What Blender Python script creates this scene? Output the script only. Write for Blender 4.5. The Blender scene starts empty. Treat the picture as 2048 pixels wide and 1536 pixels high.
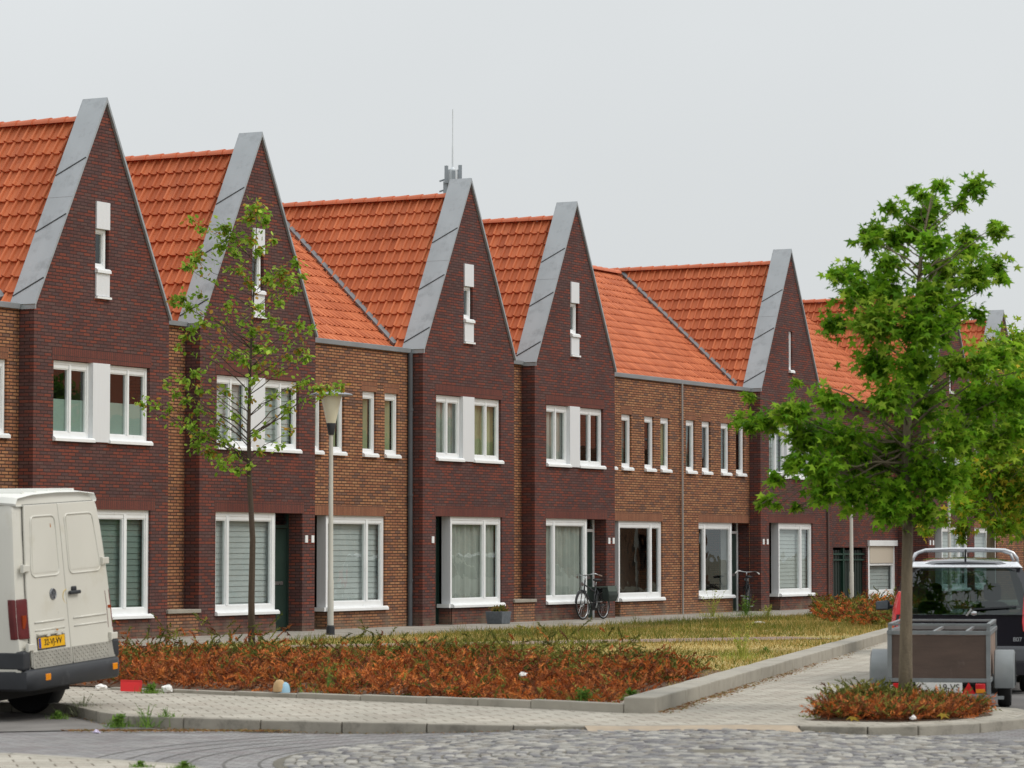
import bpy, bmesh, math, random
import numpy as np
from mathutils import Vector, Matrix
random.seed(7); rng = np.random.default_rng(7)
R = math.radians; S = bpy.context.scene; COL = S.collection

# ---------------------------------------------------------------- camera
cam = bpy.data.cameras.new('camera'); camo = bpy.data.objects.new('camera', cam); COL.objects.link(camo)
cam.sensor_width = 36; cam.lens = 6250/2048*36; cam.clip_start = .5; cam.clip_end = 3000
camo.location = (0, 0, 1.7); camo.rotation_euler = (R(90)+math.atan(332/6250), 0, 0)
cam.dof.use_dof = True; cam.dof.focus_distance = 70; cam.dof.aperture_fstop = 4.8
S.camera = camo
# ---------------------------------------------------------------- sky and sun
SUN_EL, SUN_AZ = R(50), R(98)          # azimuth clockwise from +Y
w = bpy.data.worlds.new('World'); S.world = w; w.use_nodes = True
nt = w.node_tree; nt.nodes.clear(); L = nt.links.new
out = nt.nodes.new('ShaderNodeOutputWorld'); bg = nt.nodes.new('ShaderNodeBackground'); bg.inputs[1].default_value = .1
sky = nt.nodes.new('ShaderNodeTexSky'); sky.sky_type = 'NISHITA'; sky.sun_disc = False
sky.sun_elevation = SUN_EL; sky.sun_rotation = SUN_AZ; sky.dust_density = 3
tc = nt.nodes.new('ShaderNodeTexCoord'); sp = nt.nodes.new('ShaderNodeSeparateXYZ'); L(tc.outputs['Generated'], sp.inputs[0])
mr = nt.nodes.new('ShaderNodeMapRange'); L(sp.outputs['Z'], mr.inputs[0])
mr.inputs[1].default_value = 0; mr.inputs[2].default_value = 1; mr.inputs[3].default_value = 7.05; mr.inputs[4].default_value = 13
nz = nt.nodes.new('ShaderNodeTexNoise'); nz.inputs['Scale'].default_value = 2.2; nz.inputs['Detail'].default_value = 5
L(tc.outputs['Generated'], nz.inputs['Vector'])
mr2 = nt.nodes.new('ShaderNodeMapRange'); L(nz.outputs['Fac'], mr2.inputs[0])
mr2.inputs[1].default_value = .3; mr2.inputs[2].default_value = .7; mr2.inputs[3].default_value = .93; mr2.inputs[4].default_value = 1.06
mu = nt.nodes.new('ShaderNodeMath'); mu.operation = 'MULTIPLY'; L(mr.outputs[0], mu.inputs[0]); L(mr2.outputs[0], mu.inputs[1])
cb = nt.nodes.new('ShaderNodeVectorMath'); cb.operation = 'SCALE'; cb.inputs[0].default_value = (.965, 1.0, 1.015); L(mu.outputs[0], cb.inputs['Scale'])
mx = nt.nodes.new('ShaderNodeMix'); mx.data_type = 'RGBA'; mx.inputs[0].default_value = .95
L(sky.outputs[0], mx.inputs[6]); L(cb.outputs[0], mx.inputs[7]); L(mx.outputs[2], bg.inputs[0]); L(bg.outputs[0], out.inputs[0])
sl = bpy.data.lights.new('sun', 'SUN'); sl.energy = 1.5; sl.angle = R(25); sl.color = (1, .96, .9)
so = bpy.data.objects.new('sun', sl); COL.objects.link(so)
sd = Vector((math.sin(SUN_AZ)*math.cos(SUN_EL), math.cos(SUN_AZ)*math.cos(SUN_EL), math.sin(SUN_EL)))
so.rotation_euler = sd.to_track_quat('Z', 'Y').to_euler(); so.location = (0, 0, 60)
S.view_settings.view_transform = 'Standard'; S.view_settings.look = 'None'; S.view_settings.exposure = 0; S.view_settings.gamma = 1

# ---------------------------------------------------------------- materials
def srgb(r, g, b):
    f = lambda c: (c/255/12.92) if c/255 <= .04045 else ((c/255+.055)/1.055)**2.4
    return (f(r), f(g), f(b))
def newmat(name):
    m = bpy.data.materials.new(name); m.use_nodes = True; return m, m.node_tree, m.node_tree.nodes['Principled BSDF']
def nd(t, kind, **kw):
    n = t.nodes.new(kind)
    for k, v in kw.items(): setattr(n, k, v)
    return n
def ramp(t, stops, const=False):
    n = t.nodes.new('ShaderNodeValToRGB'); cr = n.color_ramp
    if const: cr.interpolation = 'CONSTANT'
    while len(cr.elements) < len(stops): cr.elements.new(.5)
    for e, (p, c) in zip(cr.elements, stops): e.position = p; e.color = (*c, 1)
    return n
def mixc(t, a, b, fac, mode='MIX'):
    n = nd(t, 'ShaderNodeMix', data_type='RGBA', blend_type=mode)
    for i, v in ((0, fac), (6, a), (7, b)):
        if hasattr(v, 'links'): t.links.new(v, n.inputs[i])
        elif i == 0: n.inputs[0].default_value = v
        else: n.inputs[i].default_value = (*v, 1)
    return n.outputs[2]
def noise(t, scale, detail=4, coord='Object', rough=.55, stretch=None):
    tcn = nd(t, 'ShaderNodeTexCoord'); n = nd(t, 'ShaderNodeTexNoise')
    n.inputs['Scale'].default_value = scale; n.inputs['Detail'].default_value = detail; n.inputs['Roughness'].default_value = rough
    src = tcn.outputs[coord]
    if stretch:
        mp = nd(t, 'ShaderNodeMapping'); mp.inputs['Scale'].default_value = stretch; t.links.new(src, mp.inputs[0]); src = mp.outputs[0]
    t.links.new(src, n.inputs['Vector']); return n.outputs['Fac']
def maprange(t, v, a, b, c, d):
    n = nd(t, 'ShaderNodeMapRange'); t.links.new(v, n.inputs[0])
    for i, x in zip((1, 2, 3, 4), (a, b, c, d)): n.inputs[i].default_value = x
    return n.outputs[0]
def bump(t, p, h, strength, dist):
    n = nd(t, 'ShaderNodeBump'); n.inputs['Strength'].default_value = strength; n.inputs['Distance'].default_value = dist
    t.links.new(h, n.inputs['Height']); t.links.new(n.outputs[0], p.inputs['Normal'])
def M(name, col, rough=.6, metal=0, var=.18, scale=3, bmp=0, bscale=60, coat=0, stretch=None, dirt=None, spec=None):
    m, t, p = newmat(name)
    n = noise(t, scale, 6, stretch=stretch)
    lo = tuple(c*(1-var) for c in col); hi = tuple(min(1, c*(1+var)) for c in col)
    c = mixc(t, lo, hi, maprange(t, n, .3, .7, 0, 1))
    if dirt:
        d = noise(t, dirt[1], 8, rough=.7); c = mixc(t, c, dirt[0], maprange(t, d, dirt[2], dirt[2]+.15, 0, dirt[3]))
    t.links.new(c, p.inputs['Base Color']); p.inputs['Roughness'].default_value = rough; p.inputs['Metallic'].default_value = metal
    t.links.new(maprange(t, n, .2, .8, max(0, rough-.08), min(1, rough+.08)), p.inputs['Roughness'])
    if coat: p.inputs['Coat Weight'].default_value = coat; p.inputs['Coat Roughness'].default_value = .05
    if spec is not None: p.inputs['Specular IOR Level'].default_value = spec
    if bmp: bump(t, p, noise(t, bscale, 4), bmp, .01)
    return m
def brickmat(name, cols, mortar, bw=.22, rh=.0625, soldier=False, plane='wall', rot=0, ms=.007, rough=.9, dirt=.25, bmp=.5, grow=None):
    m, t, p = newmat(name)
    tcn = nd(t, 'ShaderNodeTexCoord'); s = nd(t, 'ShaderNodeSeparateXYZ'); cbn = nd(t, 'ShaderNodeCombineXYZ')
    src = tcn.outputs['Object']
    if rot:
        mp = nd(t, 'ShaderNodeMapping'); mp.inputs['Rotation'].default_value = (0, 0, rot); t.links.new(src, mp.inputs[0]); src = mp.outputs[0]
    t.links.new(src, s.inputs[0])
    if plane == 'wall':
        ad = nd(t, 'ShaderNodeMath', operation='ADD'); t.links.new(s.outputs[0], ad.inputs[0]); t.links.new(s.outputs[1], ad.inputs[1])
        h, v = ad.outputs[0], s.outputs[2]
    else: h, v = s.outputs[0], s.outputs[1]
    if soldier: h, v = v, h
    t.links.new(h, cbn.inputs[0]); t.links.new(v, cbn.inputs[1])
    b = nd(t, 'ShaderNodeTexBrick'); t.links.new(cbn.outputs[0], b.inputs['Vector'])
    b.inputs['Scale'].default_value = 1; b.inputs['Brick Width'].default_value = bw; b.inputs['Row Height'].default_value = rh
    b.inputs['Mortar Size'].default_value = ms; b.inputs['Mortar Smooth'].default_value = .3
    b.inputs['Color1'].default_value = (0, 0, 0, 1); b.inputs['Color2'].default_value = (1, 1, 1, 1); b.inputs['Mortar'].default_value = (.5, .5, .5, 1)
    if soldier: b.offset = 0
    n = len(cols); rp = ramp(t, [(i/n, c) for i, c in enumerate(cols)], True); t.links.new(b.outputs['Color'], rp.inputs[0])
    big = noise(t, .55, 5, rough=.6); fine = noise(t, 30, 3)
    c = mixc(t, rp.outputs[0], tuple(sum(x)/n for x in zip(*cols)), .18)
    c = mixc(t, c, mortar, b.outputs['Fac'])
    k = maprange(t, big, .3, .7, 1-dirt, 1+dirt); k2 = maprange(t, fine, .3, .7, .88, 1.12)
    mm = nd(t, 'ShaderNodeMath', operation='MULTIPLY'); t.links.new(k, mm.inputs[0]); t.links.new(k2, mm.inputs[1])
    sc = nd(t, 'ShaderNodeVectorMath', operation='SCALE'); t.links.new(c, sc.inputs[0]); t.links.new(mm.outputs[0], sc.inputs['Scale'])
    c = sc.outputs[0]
    if plane == 'wall':
        zz = maprange(t, s.outputs[2], .02, .42, .75, 0); zn = nd(t, 'ShaderNodeMath', operation='MULTIPLY'); t.links.new(zz, zn.inputs[0]); t.links.new(maprange(t, noise(t, 2.4, 6), .35, .65, 0, 1), zn.inputs[1])
        c = mixc(t, c, srgb(128, 116, 98), zn.outputs[0])
        st = maprange(t, noise(t, 1.1, 6, rough=.7, stretch=(1.6, 1.6, .22)), .56, .78, 0, .3); c = mixc(t, c, srgb(70, 60, 56), st)
    if grow:
        gn = noise(t, grow[1], 6, rough=.7); c = mixc(t, c, grow[0], maprange(t, gn, grow[2], grow[2]+.12, 0, grow[3]))
    t.links.new(c, p.inputs['Base Color']); p.inputs['Roughness'].default_value = rough; p.inputs['Specular IOR Level'].default_value = .25
    iv = nd(t, 'ShaderNodeMath', operation='SUBTRACT'); iv.inputs[0].default_value = 1; t.links.new(b.outputs['Fac'], iv.inputs[1])
    bump(t, p, iv.outputs[0], bmp, .006)
    return m
def attrmat(name, rough=.6, trans=.25, spec=.3):
    m, t, p = newmat(name)
    a = nd(t, 'ShaderNodeAttribute', attribute_name='col'); t.links.new(a.outputs['Color'], p.inputs['Base Color'])
    p.inputs['Roughness'].default_value = rough; p.inputs['Specular IOR Level'].default_value = spec
    if trans:
        tr = nd(t, 'ShaderNodeBsdfTranslucent'); t.links.new(a.outputs['Color'], tr.inputs[0])
        ms = nd(t, 'ShaderNodeMixShader'); ms.inputs[0].default_value = trans
        t.links.new(p.outputs[0], ms.inputs[1]); t.links.new(tr.outputs[0], ms.inputs[2])
        t.links.new(ms.outputs[0], t.nodes['Material Output'].inputs[0])
    return m
def glassmat(name, tint, refl=.0, rough=.0):
    m, t, p = newmat(name); t.nodes.remove(p)
    tr = nd(t, 'ShaderNodeBsdfTransparent'); tr.inputs[0].default_value = (*tint, 1)
    gl = nd(t, 'ShaderNodeBsdfGlossy'); gl.inputs['Roughness'].default_value = rough; gl.inputs[0].default_value = (.9, .95, .95, 1)
    fr = nd(t, 'ShaderNodeFresnel'); ge = nd(t, 'ShaderNodeNewGeometry'); t.links.new(maprange(t, ge.outputs['Backfacing'], 0, 1, 1.52, 1/1.52), fr.inputs[0])
    tcn = nd(t, 'ShaderNodeTexCoord'); ns = nd(t, 'ShaderNodeTexNoise'); ns.inputs['Scale'].default_value = 1.3; t.links.new(tcn.outputs['Object'], ns.inputs['Vector'])
    bp = nd(t, 'ShaderNodeBump'); bp.inputs['Strength'].default_value = .08; bp.inputs['Distance'].default_value = .05
    t.links.new(ns.outputs['Fac'], bp.inputs['Height']); t.links.new(bp.outputs[0], gl.inputs['Normal'])
    ad = nd(t, 'ShaderNodeMath', operation='ADD'); ad.inputs[1].default_value = refl; ad.use_clamp = True; t.links.new(fr.outputs[0], ad.inputs[0])
    ms = nd(t, 'ShaderNodeMixShader'); t.links.new(ad.outputs[0], ms.inputs[0]); t.links.new(tr.outputs[0], ms.inputs[1]); t.links.new(gl.outputs[0], ms.inputs[2])
    t.links.new(ms.outputs[0], t.nodes['Material Output'].inputs[0]); return m

DK = [srgb(124, 66, 54), srgb(100, 70, 66), srgb(92, 62, 59), srgb(130, 70, 55), srgb(98, 75, 71), srgb(110, 64, 56), srgb(88, 67, 66)]
BR = [srgb(166, 114, 80), srgb(156, 104, 76), srgb(174, 124, 88), srgb(146, 97, 73), srgb(178, 130, 94), srgb(160, 110, 79), srgb(114, 88, 78)]
m_dark = brickmat('dark brick', DK, srgb(62, 48, 46), dirt=.16, ms=.010)
m_darks = brickmat('dark soldier brick', [srgb(112, 64, 56), srgb(104, 62, 56), srgb(116, 68, 58)], srgb(76, 58, 54), soldier=True, dirt=.12)
m_brown = brickmat('brown brick', BR, srgb(72, 54, 44), dirt=.12, ms=.013)
m_browns = brickmat('brown soldier brick', [srgb(146, 98, 74), srgb(138, 92, 70), srgb(152, 106, 80)], srgb(92, 70, 58), soldier=True, dirt=.12)
m_zinc = M('weathered zinc', srgb(164, 170, 173), .5, .35, .1, 1.6, dirt=(srgb(128, 132, 134), 2.5, .52, .5), stretch=(1, 1, .35))
m_zincd = M('dull zinc gutter', srgb(144, 147, 149), .5, .4, .1, 2)
m_pipe = M('pale drainpipe', srgb(156, 152, 147), .5, 0, .1, 2)
m_lead = M('lead grey flashing', srgb(122, 124, 126), .6, .1, .1, 3)
m_seam = M('dark seam', srgb(52, 54, 56), .7)
m_white = M('white window frame', srgb(238, 240, 240), .32, 0, .03, 4)
m_whitep = M('white ribbed panel', srgb(222, 224, 226), .45, 0, .05, 6, stretch=(14, 14, .2))
m_glass = glassmat('window glass', (.83, .87, .86), .03)
m_blind = M('pale slatted blind', srgb(198, 203, 202), .6, 0, .06, 2)
m_blindd = M('grey slatted blind', srgb(126, 142, 134), .6, 0, .08, 2)
m_curt = M('grey green curtain', srgb(176, 180, 172), .8, 0, .12, 2)
m_green = M('lime curtain', srgb(162, 170, 132), .8, 0, .15, 2)
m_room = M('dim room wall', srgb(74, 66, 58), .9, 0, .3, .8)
m_door = M('dark green door', srgb(38, 56, 50), .35, 0, .1, 2)
m_conc = M('concrete', srgb(160, 154, 142), .85, 0, .12, 3, .35, 70, dirt=(srgb(120, 114, 102), 2.2, .55, .6))
m_kerb = M('kerb concrete', srgb(150, 144, 132), .88, 0, .14, 4, .4, 60, dirt=(srgb(96, 92, 82), 3, .52, .7))
m_soil = M('bed soil', srgb(98, 74, 54), .95, 0, .35, 5, .8, 30)
m_grassb = M('dry lawn', srgb(176, 156, 96), .95, 0, .2, .35, .6, 30, dirt=(srgb(112, 116, 58), .45, .5, .8))
m_ground = M('bare ground', srgb(120, 112, 92), .95, 0, .25, .3)
m_side = brickmat('light pavers', [srgb(172, 166, 154), srgb(164, 158, 146), srgb(178, 172, 160), srgb(166, 158, 146)], srgb(108, 100, 88), .3, .3, plane='floor', rot=R(-12), ms=.010, dirt=.12, bmp=.3, grow=(srgb(140, 134, 112), 1.2, .6, .5))
m_path = brickmat('grey pavers', [srgb(156, 150, 140), srgb(146, 140, 130), srgb(166, 160, 150)], srgb(122, 116, 104), .3, .3, plane='floor', rot=R(-62.3), ms=.008, dirt=.14, bmp=.3)
m_road = brickmat('road pavers', [srgb(138, 136, 136), srgb(126, 124, 124), srgb(146, 144, 142), srgb(130, 124, 124)], srgb(98, 94, 90), .2, .1, plane='floor', rot=R(20), ms=.008, dirt=.14, bmp=.5)
m_redpath = brickmat('brown path brick', [srgb(150, 128, 116), srgb(138, 116, 106), srgb(158, 138, 124)], srgb(118, 104, 92), .2, .1, plane='floor', rot=R(27), dirt=.15)
m_cob = attrmat('granite cobbles', .75, 0, .35)
m_joint = M('cobble joints', srgb(104, 99, 88), .95, 0, .25, 3)
m_leaf = attrmat('leaves', .65, .45, .15)
m_jun = attrmat('juniper sprigs', .75, .15, .15)
m_gr = attrmat('grass blades', .7, .3, .2)
m_bark = M('bark', srgb(112, 100, 82), .9, 0, .28, 6, .9, 40, stretch=(4, 4, .7))
m_barkd = M('dark bark', srgb(78, 66, 56), .9, 0, .25, 6, .8, 40, stretch=(4, 4, .7))
m_black = M('black plastic', srgb(44, 46, 50), .55, 0, .2, 5)
m_bump = M('scuffed bumper', srgb(44, 46, 50), .6, 0, .25, 4, dirt=(srgb(92, 94, 96), 3.2, .58, .6))
m_rub = M('rubber', srgb(30, 30, 31), .8, 0, .2, 9)
m_vanw = M('off white van paint', srgb(208, 205, 194), .32, 0, .03, 1.2, coat=.3, dirt=(srgb(186, 178, 156), 1.7, .55, .45))
m_vroof = M('white van roof', srgb(224, 224, 217), .4, 0, .03, 1.2, dirt=(srgb(196, 194, 184), 2.5, .6, .5))
m_rust = M('rust stain', srgb(176, 112, 44), .9, 0, .3, 9)
m_red = M('red lamp lens', srgb(214, 40, 46), .18, 0, .15, 6, coat=.6)
m_redd = M('dark red lamp lens', srgb(92, 14, 16), .4, 0, .2, 6)
m_amb = M('amber lens', srgb(232, 142, 24), .25, 0, .1, 6, coat=.4)
m_yel = M('yellow plate', srgb(232, 176, 20), .4, 0, .04)
m_blue = M('blue strip', srgb(36, 56, 150), .5)
m_ink = M('black lettering', srgb(24, 24, 24), .6)
m_tread = M('tread plate', srgb(168, 165, 156), .5, .3, .12, 4)
m_steel = M('steel', srgb(186, 188, 190), .3, .9, .08, 4)
m_galv = M('galvanised steel', srgb(136, 140, 141), .5, .55, .14, 5)
m_car = M('black car paint', srgb(30, 31, 40), .18, 0, .05, 2, coat=1)
m_carg = glassmat('tinted car glass', (.15, .20, .20), .03)
m_carf = glassmat('clear car glass', (.72, .88, .85), .0)
m_seat = M('seat cloth', srgb(58, 60, 64), .9)
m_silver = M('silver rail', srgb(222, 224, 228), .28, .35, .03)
m_wood = M('dark plywood', srgb(92, 75, 66), .7, 0, .2, 2.2, .2, 40, stretch=(1, 1, 6), dirt=(srgb(126, 112, 104), 2.4, .56, .6))
m_woodr = M('red brown plywood', srgb(146, 106, 88), .75, 0, .2, 2.2, dirt=(srgb(190, 152, 104), 2, .55, .7))
m_woods = M('bare plywood side', srgb(142, 120, 106), .75, 0, .2, 2.4, dirt=(srgb(96, 78, 68), 3, .55, .6))
m_post = M('grey painted post', srgb(196, 194, 184), .45, 0, .05, 3)
m_lampg = M('milky lamp shade', srgb(226, 220, 196), .35, 0, .04, 3)
m_lampc = M('grey lamp hat', srgb(150, 154, 160), .45, .3, .05, 3)
m_gate = M('green steel gate', srgb(16, 36, 30), .5, 0, .15, 2)
m_slate = M('slate planter', srgb(96, 102, 108), .8, 0, .2, 12, .3, 50)
m_mast = M('haze tinted mast steel', srgb(214, 219, 222), .6, .1, .06, 1)  # distance haze is put into this lightened steel colour
m_mastd = M('grey aerial', srgb(150, 158, 164), .6, .1, .06, 1)
m_litw = M('white litter', srgb(232, 230, 226), .6, 0, .08, 9)
m_litr = M('red plastic', srgb(214, 26, 28), .4, 0, .06, 5)
m_bag = M('dark green bag', srgb(40, 50, 46), .8, 0, .2, 8)
m_pink = M('pink wrapper', srgb(214, 70, 130), .5); m_lime = M('lime wrapper', srgb(96, 206, 60), .5); m_tan = M('tan cloth', srgb(190, 158, 116), .9, 0, .15, 12); m_sky = M('pale blue cloth', srgb(150, 186, 206), .8)
def tilemat(name, base, alt):
    m, t, p = newmat(name)
    a = nd(t, 'ShaderNodeAttribute', attribute_name='col'); sx = nd(t, 'ShaderNodeSeparateXYZ'); t.links.new(a.outputs['Vector'], sx.inputs[0])
    c = mixc(t, base, alt, sx.outputs[0])
    c = mixc(t, c, srgb(150, 84, 62), maprange(t, noise(t, 1.3, 6, rough=.7), .55, .75, 0, .35))
    t.links.new(c, p.inputs['Base Color']); p.inputs['Roughness'].default_value = .62; p.inputs['Specular IOR Level'].default_value = .3
    return m
m_tile = tilemat('orange clay tiles', srgb(176, 93, 56), srgb(202, 116, 74))
m_ridge = M('orange ridge tiles', srgb(192, 104, 68), .65, 0, .1, 3)

# ---------------------------------------------------------------- mesh helpers
class MB:
    def __init__(s): s.v = []; s.f = []; s.c = []; s.col = None
    def add(s, vs, fs):
        o = len(s.v); s.v += [tuple(v) for v in vs]
        for f in fs: s.f.append(tuple(i+o for i in f)); s.c.append(s.col)
        return s
    def quad(s, *p): return s.add(p, [tuple(range(len(p)))])
    def box(s, x0, x1, y0, y1, z0, z1):
        return s.add([(x, y, z) for x in (x0, x1) for y in (y0, y1) for z in (z0, z1)],
                     [(0, 1, 3, 2), (4, 6, 7, 5), (0, 4, 5, 1), (2, 3, 7, 6), (0, 2, 6, 4), (1, 5, 7, 3)])
    def bar(s, p, q, w, h=None, up=(0, 0, 1)):
        h = h or w; p, q = Vector(p), Vector(q); d = (q-p).normalized(); u = Vector(up)
        if abs(d.dot(u)) > .98: u = Vector((0, 1, 0))
        a = d.cross(u).normalized()*w/2; b = d.cross(a).normalized()*h/2
        return s.add([p-a-b, p+a-b, p+a+b, p-a+b, q-a-b, q+a-b, q+a+b, q-a+b],
                     [(0, 3, 2, 1), (4, 5, 6, 7), (0, 1, 5, 4), (1, 2, 6, 5), (2, 3, 7, 6), (3, 0, 4, 7)])
    def tube(s, pts, rad, n=8, cap=True):
        pts = [Vector(p) for p in pts]; rad = rad if isinstance(rad, (list, tuple)) else [rad]*len(pts)
        vs = []; prev = None
        for i, p in enumerate(pts):
            d = (pts[min(i+1, len(pts)-1)]-pts[max(i-1, 0)]).normalized()
            a = prev if prev is not None else (Vector((1, 0, 0)) if abs(d.x) < .9 else Vector((0, 1, 0)))
            a = (a-d*a.dot(d)).normalized(); b = d.cross(a); prev = a
            for k in range(n):
                t = 2*math.pi*k/n; vs.append(p+(a*math.cos(t)+b*math.sin(t))*rad[i])
        fs = [(i*n+k, i*n+(k+1) % n, (i+1)*n+(k+1) % n, (i+1)*n+k) for i in range(len(pts)-1) for k in range(n)]
        if cap: fs += [tuple(range(n))[::-1], tuple((len(pts)-1)*n+k for k in range(n))]
        return s.add(vs, fs)
    def lathe(s, prof, n=20, o=(0, 0, 0), axis='z'):
        vs = []
        for r, h in prof:
            for k in range(n):
                t = 2*math.pi*k/n; a, b = r*math.cos(t), r*math.sin(t)
                vs.append({'z': (o[0]+a, o[1]+b, o[2]+h), 'x': (o[0]+h, o[1]+a, o[2]+b), 'y': (o[0]+a, o[1]+h, o[2]+b)}[axis])
        m = len(prof)
        fs = [(i*n+k, i*n+(k+1) % n, (i+1)*n+(k+1) % n, (i+1)*n+k) for i in range(m-1) for k in range(n)]
        fs += [tuple(range(n)), tuple((m-1)*n+k for k in range(n))]
        return s.add(vs, fs)
    def torus(s, c, R_, r, axis='x', n=32, k=8, a0=0, a1=2*math.pi):
        full = abs(a1-a0-2*math.pi) < 1e-6; vs = []
        for i in range(n if full else n+1):
            t = a0+(a1-a0)*i/n
            for j in range(k):
                q = 2*math.pi*j/k; rr = R_+r*math.cos(q); h = r*math.sin(q); a, b = rr*math.cos(t), rr*math.sin(t)
                vs.append((c[0]+h, c[1]+a, c[2]+b) if axis == 'x' else (c[0]+a, c[1]+h, c[2]+b) if axis == 'y' else (c[0]+a, c[1]+b, c[2]+h))
        m = n if full else n
        tot = len(vs)//k
        return s.add(vs, [(i*k+j, i*k+(j+1) % k, ((i+1) % tot)*k+(j+1) % k, ((i+1) % tot)*k+j) for i in range(m) for j in range(k)])
    def prism(s, poly, d0, d1, f):
        n = len(poly); vs = [f(a, b, d0) for a, b in poly]+[f(a, b, d1) for a, b in poly]
        return s.add(vs, [tuple(range(n))[::-1], tuple(range(n, 2*n))]+[(i, (i+1) % n, n+(i+1) % n, n+i) for i in range(n)])
    def loft(s, secs, cap=True):
        n = len(secs[0]); vs = [p for q in secs for p in q]
        fs = [(i*n+k, i*n+(k+1) % n, (i+1)*n+(k+1) % n, (i+1)*n+k) for i in range(len(secs)-1) for k in range(n)]
        if cap: fs += [tuple(range(n))[::-1], tuple((len(secs)-1)*n+k for k in range(n))]
        return s.add(vs, fs)
    def obj(s, name, mat, parent=None, smooth=False, bev=0, fix=True):
        me = bpy.data.meshes.new(name); me.from_pydata(s.v, [], s.f); me.update()
        if fix and len(s.f) < 6000:
            bm = bmesh.new(); bm.from_mesh(me); bmesh.ops.recalc_face_normals(bm, faces=bm.faces); bm.to_mesh(me); bm.free()
        if any(c is not None for c in s.c):
            at = me.attributes.new('col', 'FLOAT_COLOR', 'FACE')
            for i, c in enumerate(s.c): at.data[i].color = (*(c or (.5, .5, .5)), 1)
        me.materials.append(mat); o = bpy.data.objects.new(name, me); COL.objects.link(o)
        if parent: o.parent = parent
        if smooth:
            me.polygons.foreach_set('use_smooth', [True]*len(me.polygons))
            if smooth != 'all': me.set_sharp_from_angle(angle=R(40))
        if bev:
            b = o.modifiers.new('bevel', 'BEVEL'); b.width = bev; b.segments = 2; b.limit_method = 'ANGLE'
        return o
def npmesh(name, V, F, mat, col=None, parent=None, smooth=False):
    """V (n,k,3) items; F (f,m) template; col (n,3) per item"""
    n, k, _ = V.shape; F = np.asarray(F); f, m = F.shape
    me = bpy.data.meshes.new(name); me.vertices.add(n*k); me.vertices.foreach_set('co', V.astype(np.float32).ravel())
    idx = (F[None]+(np.arange(n)*k)[:, None, None]).reshape(-1)
    me.loops.add(len(idx)); me.loops.foreach_set('vertex_index', idx.astype(np.int32))
    me.polygons.add(n*f); me.polygons.foreach_set('loop_start', (np.arange(n*f)*m).astype(np.int32)); me.polygons.foreach_set('loop_total', np.full(n*f, m, np.int32))
    me.update(calc_edges=True); me.validate()
    if col is not None:
        at = me.attributes.new('col', 'FLOAT_COLOR', 'FACE'); c = np.ones((n*f, 4), np.float32); c[:, :3] = np.repeat(col, f, 0)
        at.data.foreach_set('color', c.ravel())
    me.materials.append(mat)
    if smooth: me.polygons.foreach_set('use_smooth', [True]*len(me.polygons))
    o = bpy.data.objects.new(name, me); COL.objects.link(o)
    if parent: o.parent = parent
    return o
def empty(name, loc=(0, 0, 0), rz=0, label=None, cat=None, group=None, ry=0):
    o = bpy.data.objects.new(name, None); COL.objects.link(o); o.location = loc; o.rotation_euler = (0, ry, rz); o.empty_display_size = .2
    return tag(o, label, cat, group)
def tag(o, label=None, cat=None, group=None, kind=None):
    for k, v in (('label', label), ('category', cat), ('group', group), ('kind', kind)):
        if v: o[k] = v
    return o
def text(name, body, size, mat, loc, rot, parent, depth=.002, align='CENTER', sx=1):
    cu = bpy.data.curves.new(name, 'FONT'); cu.body = body; cu.size = size; cu.extrude = depth; cu.align_x = align; cu.align_y = 'CENTER'
    o = bpy.data.objects.new(name, cu); COL.objects.link(o); o.location = loc; o.rotation_euler = rot; o.scale = (sx, 1, 1); o.parent = parent
    cu.materials.append(mat); bpy.context.view_layer.update()
    me = bpy.data.meshes.new_from_object(o.evaluated_get(bpy.context.evaluated_depsgraph_get())); me.name = name
    o2 = bpy.data.objects.new(name, me); COL.objects.link(o2); o2.location = loc; o2.rotation_euler = rot; o2.scale = (sx, 1, 1); o2.parent = parent
    bpy.data.objects.remove(o); o2.name = name; return o2

# ---------------------------------------------------------------- ground and paving
def flat(name, poly, z, mat, kind='structure'):
    return tag(MB().quad(*[(x, y, z) for x, y in poly]).obj(name, mat, fix=False), kind=kind)
def smooth01(t): t = max(0, min(1, t)); return t*t*(3-2*t)
def roadz(x): return -.12+.085*smooth01((x+2.2)/3.6)-.06*smooth01((x-2.1)/1.6)
tag(MB().quad((-500, -100, -.3), (500, -100, -.3), (500, 900, -.3), (-500, 900, -.3)).obj('ground', m_ground), kind='structure')
mb = MB(); xs = [-30+i*.4 for i in range(151)]
for a, b in zip(xs, xs[1:]): mb.quad((a, 8, roadz(a)), (b, 8, roadz(b)), (b, 34.9, roadz(b)), (a, 34.9, roadz(a)))
tag(mb.obj('road', m_road), kind='structure')
KERB = [(-7.5, 35.6), (-5.6, 35.2), (-4.91, 34.6), (-4.70, 34.05), (-4.32, 33.0), (-3.93, 32.2), (-3.33, 31.9), (-2.51, 31.4), (-1.68, 31.07), (.015, 30.5), (1.05, 30.3), (2.3, 30.55),
        (2.78, 30.4), (3.42, 30.2), (3.92, 30.33), (4.59, 30.85), (5.2, 31.7), (5.5, 32.6), (5.42, 33.6), (5.0, 34.3), (4.3, 34.6)]
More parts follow.
